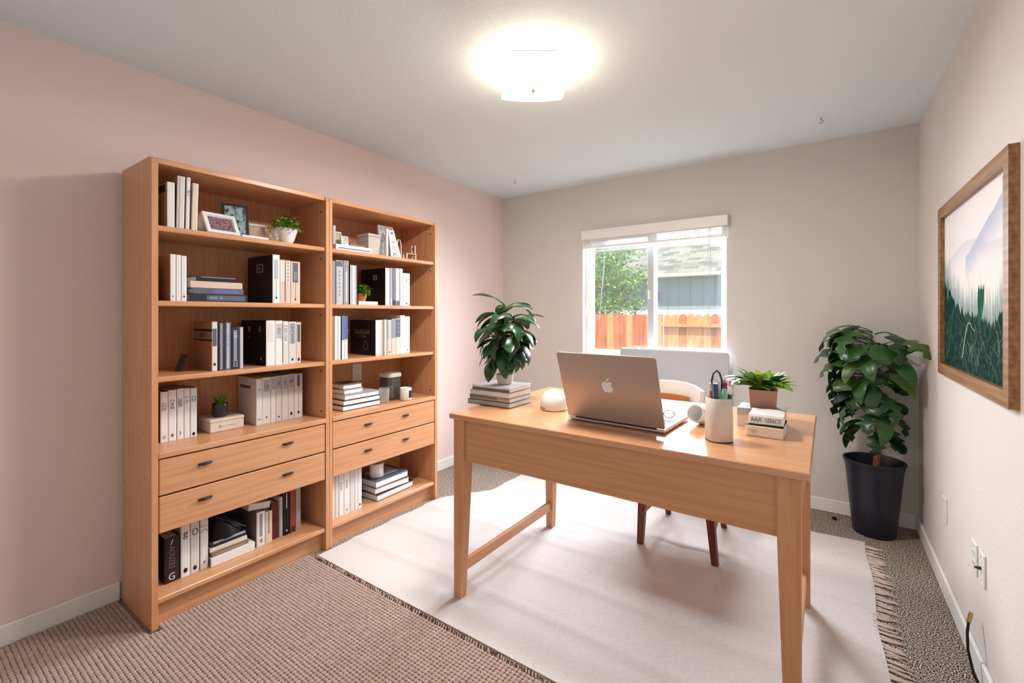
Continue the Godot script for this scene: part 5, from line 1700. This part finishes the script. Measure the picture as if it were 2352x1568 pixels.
	lathe(st, [[0.0, -0.045], [0.024, -0.045], [0.030, -0.030], [0.036, 0.045], [0.034, 0.046], [0.028, -0.026], [0.0, -0.038]], 26, lie)
	made("body", st, m.ceramic, tipped)

	# books and little plant at the right end
	var g := "books at the right end of the desk"
	var pink := thing("book", "thick pinkish brown book under the terracotta plant pot", "book", Vector3(2.420, y, 1.535), 0.0, g)
	cuboid("cover", Vector3(-0.084, 0.0, -0.065), Vector3(0.084, 0.003, 0.066), 0.0008, m.blush, pink)
	cuboid("pages", Vector3(-0.080, 0.003, -0.062), Vector3(0.080, 0.069, 0.062), 0.0, m.cream, pink)
	cuboid("cover", Vector3(-0.084, 0.069, -0.065), Vector3(0.084, 0.073, 0.066), 0.0008, m.ash, pink)
	cuboid("spine", Vector3(-0.084, 0.002, 0.060), Vector3(0.084, 0.071, 0.066), 0.002, m.blush, pink)
	cuboid("spine_label", Vector3(-0.083, 0.048, 0.0655), Vector3(0.083, 0.0705, 0.0668), 0.0, m.ash, pink)
	var low := thing("book", "beige book lowest in front of the terracotta plant pot", "book", Vector3(2.449, y, 1.672), -0.03, g)
	cuboid("cover", Vector3(-0.060, 0.0, -0.066), Vector3(0.060, 0.003, 0.080), 0.0008, m.offwhite, low)
	cuboid("pages", Vector3(-0.057, 0.003, -0.064), Vector3(0.058, 0.040, 0.075), 0.0, m.white, low)
	cuboid("cover", Vector3(-0.060, 0.040, -0.066), Vector3(0.060, 0.043, 0.080), 0.0008, m.ink, low)
	cuboid("spine", Vector3(-0.060, 0.001, 0.074), Vector3(0.060, 0.041, 0.082), 0.004, m.cream, low)
	lettering("spine_text", "HY", 0.014, m.ash, Transform3D(Basis(), Vector3(-0.034, 0.020, 0.0826)), low)
	var upper := thing("book", "small white book with spine lettering, on the beige book", "book", Vector3(2.451, y + 0.0435, 1.672), 0.02, g)
	cuboid("cover", Vector3(-0.056, 0.0, -0.060), Vector3(0.056, 0.003, 0.076), 0.0008, m.ink, upper)
	cuboid("pages", Vector3(-0.053, 0.003, -0.058), Vector3(0.055, 0.034, 0.072), 0.0, m.white, upper)
	cuboid("cover", Vector3(-0.056, 0.034, -0.060), Vector3(0.056, 0.037, 0.076), 0.0008, m.white, upper)
	cuboid("spine", Vector3(-0.056, 0.002, 0.070), Vector3(0.056, 0.036, 0.078), 0.004, m.white, upper)
	lettering("spine_text", "AAR  SINCE", 0.014, m.slate, Transform3D(Basis(), Vector3(0.0, 0.019, 0.0786)), upper)

	# stack under the left plant
	g = "stacked books at the left end of the desk"
	var stack := [["grey-spined book lowest in the stack under the left plant", 0.024, "ash", 1.142, 1.400, 0.0], ["book with dark strip, second in stack under the left plant", 0.021, "ash", 1.156, 1.400, 0.012], ["white book third in the stack under the left plant", 0.027, "offwhite", 1.158, 1.400, -0.01], ["book with grey mottled spine, topmost under the left plant", 0.024, "offwhite", 1.172, 1.402, 0.02]]
	var h := y
	for k in 4:
		var p: Array = stack[k]
		var cx: float = (p[3] + p[4]) / 2.0
		var wd: float = (p[4] - p[3]) / 2.0
		var o := thing("book", p[0], "book", Vector3(cx, h, 1.778), p[5], g)
		var t: float = p[1]
		cuboid("cover", Vector3(-wd, 0, -0.098), Vector3(wd, 0.0028, 0.096), 0.0008, m.ink if k != 2 else m.taupe, o)
		cuboid("cover", Vector3(-wd, t - 0.0028, -0.098), Vector3(wd, t, 0.096), 0.0008, m[p[2]], o)
		cuboid("pages", Vector3(-wd + 0.004, 0.0028, -0.094), Vector3(wd - 0.003, t - 0.0028, 0.092), 0.0, m.white, o)
		cuboid("spine", Vector3(-wd, 0.0015, 0.090), Vector3(wd, t - 0.0015, 0.097), 0.003, m[p[2]], o)
		if k == 3:
			cuboid("spine_label", Vector3(-wd + 0.004, 0.004, 0.0965), Vector3(wd - 0.004, t * 0.6, 0.0978), 0.0, m.slate, o)
		if k == 1:
			cuboid("spine_label", Vector3(-wd + 0.002, 0.010, 0.0965), Vector3(wd * 0.4, t * 0.95, 0.0978), 0.0, m.taupe, o)
		h += t + LIFT

	# grey panel against the wall below the window
	var panel := thing("grey_panel", "pale grey board standing against the wall below the window", "panel", Vector3(1.66, 0.0, 0.055))
	st = tool()
	var board := PackedVector2Array([Vector2(-0.42, 0.0), Vector2(0.39, 0.0), Vector2(0.395, 0.99), Vector2(0.392, 1.006), Vector2(0.384, 1.016), Vector2(0.37, 1.02), Vector2(-0.40, 1.02), Vector2(-0.414, 1.014), Vector2(-0.42, 1.0)])
	prism(st, board, -0.012, 0.012)
	made("board", st, m.vinyl_grey, panel)
	st = tool()
	box(st, Vector3(-0.41, 1.006, -0.013), Vector3(0.38, 1.021, 0.0135), 0.003)
	made("top_edge", st, m.offwhite, panel)

# ------------------------------------------------------------------ plants
# leaf along +x from the origin, with its stalk; lobes cuts the edge, pleat ripples the blade
func leaf_mesh(stalk: float, long: float, wide: float, droop: float, fold: float, lobes := 0.0, pleat := 0.0, point := 1.0) -> ArrayMesh:
	var st := tool()
	var rows := []
	var p := Vector3.ZERO
	var steps := 30
	var ang := 0.0
	var pts := [Vector3.ZERO]
	for k in 4:
		p += Vector3(cos(ang), sin(ang), 0) * stalk / 4.0
		ang -= droop * 0.06
		pts.append(p)
	tube(st, pts, [0.004, 0.0035, 0.003, 0.0026, 0.002], 5, false)
	for i in steps + 1:
		var t := float(i) / steps
		var shape := pow(sin(PI * pow(clampf(t, 0.001, 0.999), 0.80)), 0.75 * point)
		if lobes > 0.0:
			shape *= 1.0 - lobes * (0.5 - 0.5 * cos(TAU * 3.5 * t))
		var w := wide / 2.0 * maxf(shape, 0.012)
		var across := Vector3(-sin(ang), cos(ang), 0)
		var line := []
		for j in 9:
			var u := lerpf(-1, 1, j / 8.0)
			line.append(p + Vector3(0, 0, u * w) + across * (fold * absf(u) * w - 0.25 * u * u * w + pleat * 0.006 * cos(u * PI * 4.0)))
		rows.append(line)
		p += Vector3(cos(ang), sin(ang), 0) * long / steps
		ang -= droop / steps
	grid(st, rows, Vector3.UP)
	return st.commit()

func add_leaf(parent: Node3D, mesh: Mesh, tone: String, at: Vector3, turn: float, lift: float, roll: float, size: float) -> void:
	var o := put("leaf", mesh, m[tone], parent)
	o.transform = Transform3D(Basis(Vector3.UP, turn) * Basis(Vector3(0, 0, 1), lift) * Basis(Vector3(1, 0, 0), roll) * Basis.from_scale(Vector3.ONE * size), at)

func build_plants() -> void:
	rng.seed = 101
	# tall floor plant by the right corner
	var big := thing("floor_plant", "tall split-leaved plant in navy pot in right corner", "potted plant", Vector3(2.862, 0.0, 0.195))
	var st := tool()
	lathe(st, [[0.0, 0.0], [0.098, 0.0], [0.104, 0.01], [0.118, 0.16], [0.138, 0.38], [0.146, 0.415], [0.152, 0.424], [0.150, 0.434], [0.141, 0.434], [0.136, 0.42], [0.128, 0.36], [0.0, 0.355]], 40)
	made("pot", st, m.pot_navy, big)
	st = tool()
	lathe(st, [[0.0, 0.362], [0.128, 0.358]], 28)
	made("soil", st, m.soil, big)
	st = tool()
	tube(st, [Vector3(0.01, 0.35, 0.01), Vector3(0.018, 0.50, 0.012), Vector3(0.010, 0.70, 0.008), Vector3(0.0, 0.95, 0.0), Vector3(-0.005, 1.14, 0.0)], [0.020, 0.017, 0.014, 0.011, 0.006], 10)
	made("trunk", st, m.bark, big)
	var split := [leaf_mesh(0.12, 0.22, 0.17, 1.5, 0.10, 0.66, 0.0), leaf_mesh(0.10, 0.22, 0.14, 1.9, 0.12, 0.60, 0.0), leaf_mesh(0.10, 0.15, 0.16, 1.3, 0.06, 0.0, 1.0, 0.6), leaf_mesh(0.09, 0.23, 0.10, 1.5, 0.15, 0.0, 0.0)]
	var tones := ["leaf_deep", "leaf_deep", "leaf_mid", "leaf_deep", "leaf_mid", "leaf_olive"]
	for k in 68:
		var t := k / 67.0
		var y := lerpf(0.58, 1.19, pow(t, 0.7))
		var a := k * 2.39996 + rng.randf_range(-0.3, 0.3)
		var size := lerpf(0.80, 1.08, t) * rng.randf_range(0.88, 1.08)
		var lift := lerpf(0.0, 0.45, pow(t, 1.3)) + rng.randf_range(-0.3, 0.3)
		# keep clear of both walls: turn towards the room where a leaf would touch them
		for attempt in 24:
			var d := Vector3(cos(a), 0, -sin(a)) * 0.27 * size
			if big.position.x + d.x < 3.06 and big.position.z + d.z > 0.03:
				break
			a += 0.26
		add_leaf(big, split[rng.randi() % 4], tones[rng.randi() % 6], Vector3(0.008 * cos(a), y, -0.008 * sin(a)), a, lift, rng.randf_range(-0.4, 0.4), size)

	# leafy plant on the stack of books
	var left := thing("leafy_plant", "glossy dark-leaved plant on the book stack at desk's left", "potted plant", Vector3(1.300, 0.9452, 1.770))
	st = tool()
	lathe(st, [[0.0, 0.0], [0.036, 0.0], [0.043, 0.03], [0.045, 0.048], [0.041, 0.048], [0.038, 0.034], [0.0, 0.032]], 24)
	made("pot", st, m.clay_white, left)
	for e in 3:
		st = tool()
		var sx := [0.0, 0.05, -0.045]
		tube(st, [Vector3(0, 0.03, 0), Vector3(sx[e] * 0.4, 0.16, 0.01 * e), Vector3(sx[e], 0.30 - 0.02 * e, 0.0), Vector3(sx[e] * 1.2, 0.40 - 0.06 * e, 0.0)], [0.006, 0.005, 0.004, 0.002], 7)
		made("stem", st, m.bark, left)
	var oval := [leaf_mesh(0.045, 0.105, 0.052, 1.3, 0.12), leaf_mesh(0.04, 0.12, 0.058, 1.7, 0.14), leaf_mesh(0.05, 0.09, 0.046, 0.9, 0.10)]
	for k in 96:
		var t := k / 95.0
		var stem := [0.0, 0.05, -0.045][k % 3] as float
		var top_y := [0.40, 0.34, 0.28][k % 3] as float
		var y := lerpf(0.135, top_y, t)
		var a := k * 2.39996 + rng.randf_range(-0.4, 0.4)
		var lift := lerpf(-0.05, 0.5, pow(t, 1.2)) + rng.randf_range(-0.25, 0.25)
		add_leaf(left, oval[rng.randi() % 3], ["leaf_deep", "leaf_deep", "leaf_mid"][rng.randi() % 3], Vector3(stem * clampf(y / 0.3, 0.0, 1.2), y, 0), a, lift, rng.randf_range(-0.4, 0.4), rng.randf_range(0.95, 1.3) * lerpf(0.9, 1.1, t))

	# small plant in a square terracotta pot
	var small := thing("desk_plant", "fresh green plant in square terracotta pot at desk's right", "potted plant", Vector3(2.421, 0.9182, 1.535), 0.12)
	st = tool()
	lathe(st, [[0.0, 0.0], [0.044, 0.0], [0.046, 0.004], [0.050, 0.068], [0.051, 0.074], [0.046, 0.074], [0.044, 0.062], [0.0, 0.060]], 32, Transform3D(), 7.0)
	made("pot", st, m.terracotta, small)
	st = tool()
	lathe(st, [[0.0, 0.064], [0.044, 0.063]], 20, Transform3D(), 7.0)
	made("soil", st, m.soil, small)
	var lance := [leaf_mesh(0.035, 0.105, 0.040, 0.9, 0.2), leaf_mesh(0.03, 0.12, 0.046, 1.2, 0.18), leaf_mesh(0.025, 0.085, 0.036, 0.6, 0.2)]
	for k in 64:
		var t := k / 63.0
		var a := k * 2.39996 + rng.randf_range(-0.3, 0.3)
		var lift := lerpf(0.64, 1.25, pow(t, 0.9)) + rng.randf_range(-0.15, 0.15)
		add_leaf(small, lance[rng.randi() % 3], ["leaf_fresh", "leaf_fresh", "leaf_lime", "leaf_mid"][rng.randi() % 4], Vector3(0.012 * cos(a), 0.064, -0.012 * sin(a)), a, lift, rng.randf_range(-0.3, 0.3), rng.randf_range(0.85, 1.1))

# ------------------------------------------------------------------ walls and ceiling
func wall_plate(label: String, at: Vector3, turn: float, kind: String) -> void:
	var o := thing("wall_plate", label, "wall plate", at, turn, "cover plates on the walls")
	cuboid("plate", Vector3(-0.036, -0.058, 0.0), Vector3(0.036, 0.058, 0.006), 0.002, m.plate_white, o)
	if kind == "socket":
		for y: float in [-0.020, 0.020]:
			var st := tool()
			prism(st, disc_outline(0.016, 0.014, 18, Vector2(0, y)), 0.005, 0.0075)
			var face := made("socket", st, m.plate_white, o)
			for x: float in [-0.006, 0.006]:
				cuboid("slot", Vector3(x - 0.001, y - 0.004, 0.007), Vector3(x + 0.001, y + 0.005, 0.0079), 0.0, m.ink, face)
	elif kind == "jack":
		var st := tool()
		lathe(st, [[0.0, 0.0], [0.006, 0.0], [0.006, 0.010], [0.004, 0.010], [0.004, 0.018], [0.0, 0.018]], 12, Transform3D(Basis(Vector3.RIGHT, PI / 2), Vector3(0, 0.0, 0.005)))
		made("jack", st, m.dark_steel, o)
	for y: float in [-0.042, 0.042]:
		var st := tool()
		lathe(st, [[0.0, 0.0], [0.0028, 0.0], [0.0022, 0.0012], [0.0, 0.0015]], 8, Transform3D(Basis(Vector3.RIGHT, PI / 2), Vector3(0, y, 0.006)))
		made("screw", st, m.ash, o)

func build_wall_things() -> void:
	# framed landscape on the right wall
	var f := thing("framed_picture", "gilt-framed misty landscape picture hanging on right wall", "picture", Vector3(ROOM_X, 1.402, 1.228), -PI / 2)
	var w := 1.012
	var h := 0.765
	var bw := 0.05
	var st := tool()
	for piece in [["x", -1], ["x", 1], ["y", -1], ["y", 1]]:
		st = tool()
		var s: float = piece[1]
		if piece[0] == "x":
			var o := [Vector2(s * w / 2, -h / 2), Vector2(s * w / 2, h / 2), Vector2(s * (w / 2 - bw), h / 2 - bw), Vector2(s * (w / 2 - bw), -h / 2 + bw)]
			prism(st, PackedVector2Array(o), 0.0, 0.024)
		else:
			var o := [Vector2(-w / 2, s * h / 2), Vector2(w / 2, s * h / 2), Vector2(w / 2 - bw, s * (h / 2 - bw)), Vector2(-w / 2 + bw, s * (h / 2 - bw))]
			prism(st, PackedVector2Array(o), 0.0, 0.024)
		made("frame_side", st, m.gilt_wood, f)
	var art := StandardMaterial3D.new()
	art.resource_name = "landscape_print"
	art.albedo_texture = landscape_print()
	art.roughness = 0.9
	art.metallic_specular = 0.2
	st = tool()
	var a := w / 2 - bw + 0.003
	var b := h / 2 - bw + 0.003
	var n := Vector3(0, 0, 1)
	var c := [Vector3(-a, -b, 0.008), Vector3(a, -b, 0.008), Vector3(a, b, 0.008), Vector3(-a, b, 0.008)]
	smooth_tri(st, [c[0], c[1], c[2]], [n, n, n], [Vector2(0, 1), Vector2(1, 1), Vector2(1, 0)])
	smooth_tri(st, [c[0], c[2], c[3]], [n, n, n], [Vector2(0, 1), Vector2(1, 0), Vector2(0, 0)])
	made("print", st, art, f)
	lettering("print_text", "IJ", 0.035, m.ash, Transform3D(Basis(), Vector3(-0.255, -0.02, 0.0084)), f, true)
	cuboid("backing", Vector3(-a, -b, 0.001), Vector3(a, b, 0.006), 0.0, m.taupe, f)

	wall_plate("blank white wall plate nearest the floor plant on right wall", Vector3(ROOM_X, 0.385, 0.742), -PI / 2, "blank")
	wall_plate("white socket plate, left of the close pair on right wall", Vector3(ROOM_X, 0.392, 1.262), -PI / 2, "socket")
	wall_plate("white plate with metal jack, right of the close pair on right wall", Vector3(ROOM_X, 0.396, 1.362), -PI / 2, "jack")
	wall_plate("white socket plate seen inside the far bookcase above its ledge", Vector3(0.0305, 0.905, 1.72), PI / 2, "socket")
	# coax cable stub
	var cable := thing("coax_cable", "short black cable with brass end sticking up beside right baseboard", "cable", Vector3(3.05, 0.0, 1.36))
	st = tool()
	tube(st, [Vector3(0.018, 0.010, 0.075), Vector3(0.004, 0.040, 0.045), Vector3(-0.004, 0.10, 0.012), Vector3(-0.002, 0.150, -0.008), Vector3(0.004, 0.185, -0.022)], [0.0042], 9)
	made("cord", st, m.black, cable)
	st = tool()
	tube(st, [Vector3(0.0035, 0.183, -0.021), Vector3(0.010, 0.205, -0.030), Vector3(0.013, 0.214, -0.034)], [0.0066, 0.0066, 0.0058], 8)
	made("connector", st, m.brass, cable)
	# hooks in the ceiling
	for p in [["small metal hook in the ceiling above the left plant", Vector3(0.455, ROOM_Y, 0.46)], ["small metal hook in the ceiling nearer the right wall", Vector3(2.605, ROOM_Y, 0.435)]]:
		var o := thing("ceiling_hook", p[0], "hook", p[1], 0.0, "hooks in the ceiling")
		st = tool()
		tube(st, [Vector3(0, 0, 0), Vector3(0, -0.012, 0), Vector3(0.006, -0.020, 0), Vector3(0.012, -0.026, 0), Vector3(0.006, -0.034, 0), Vector3(-0.004, -0.032, 0), Vector3(-0.006, -0.026, 0)], [0.0016], 6)
		made("hook", st, m.dark_steel, o)
		st = tool()
		lathe(st, [[0.0, -0.003], [0.006, -0.003], [0.007, 0.0]], 12)
		made("base", st, m.silver, o)
	# two filled plug marks left above the blind, and a scrap on the carpet
	for p in [["white wall plug above the right end of the blind", Vector3(2.035, 2.085, 0.0)], ["white wall plug above the left end of the blind", Vector3(0.862, 2.085, 0.0)]]:
		var o := thing("wall_plug", p[0], "plug", p[1], 0.0, "plugs above the blind")
		st = tool()
		lathe(st, [[0.007, 0.0], [0.006, 0.003], [0.003, 0.004], [0.0025, 0.001], [0.0, 0.001]], 12, Transform3D(Basis(Vector3.RIGHT, PI / 2), Vector3.ZERO))
		made("plug", st, m.trim_white, o)
	var scrap := thing("scrap", "black crumpled scrap on the carpet beside the navy pot", "scrap", Vector3(2.672, 0.0, 0.125))
	st = tool()
	lathe(st, [[0.0, 0.0], [0.012, 0.002], [0.016, 0.010], [0.009, 0.018], [0.0, 0.022]], 7, Transform3D(Basis.from_scale(Vector3(1.0, 1.0, 0.7)), Vector3.ZERO))
	made("crumple", st, m.black, scrap)
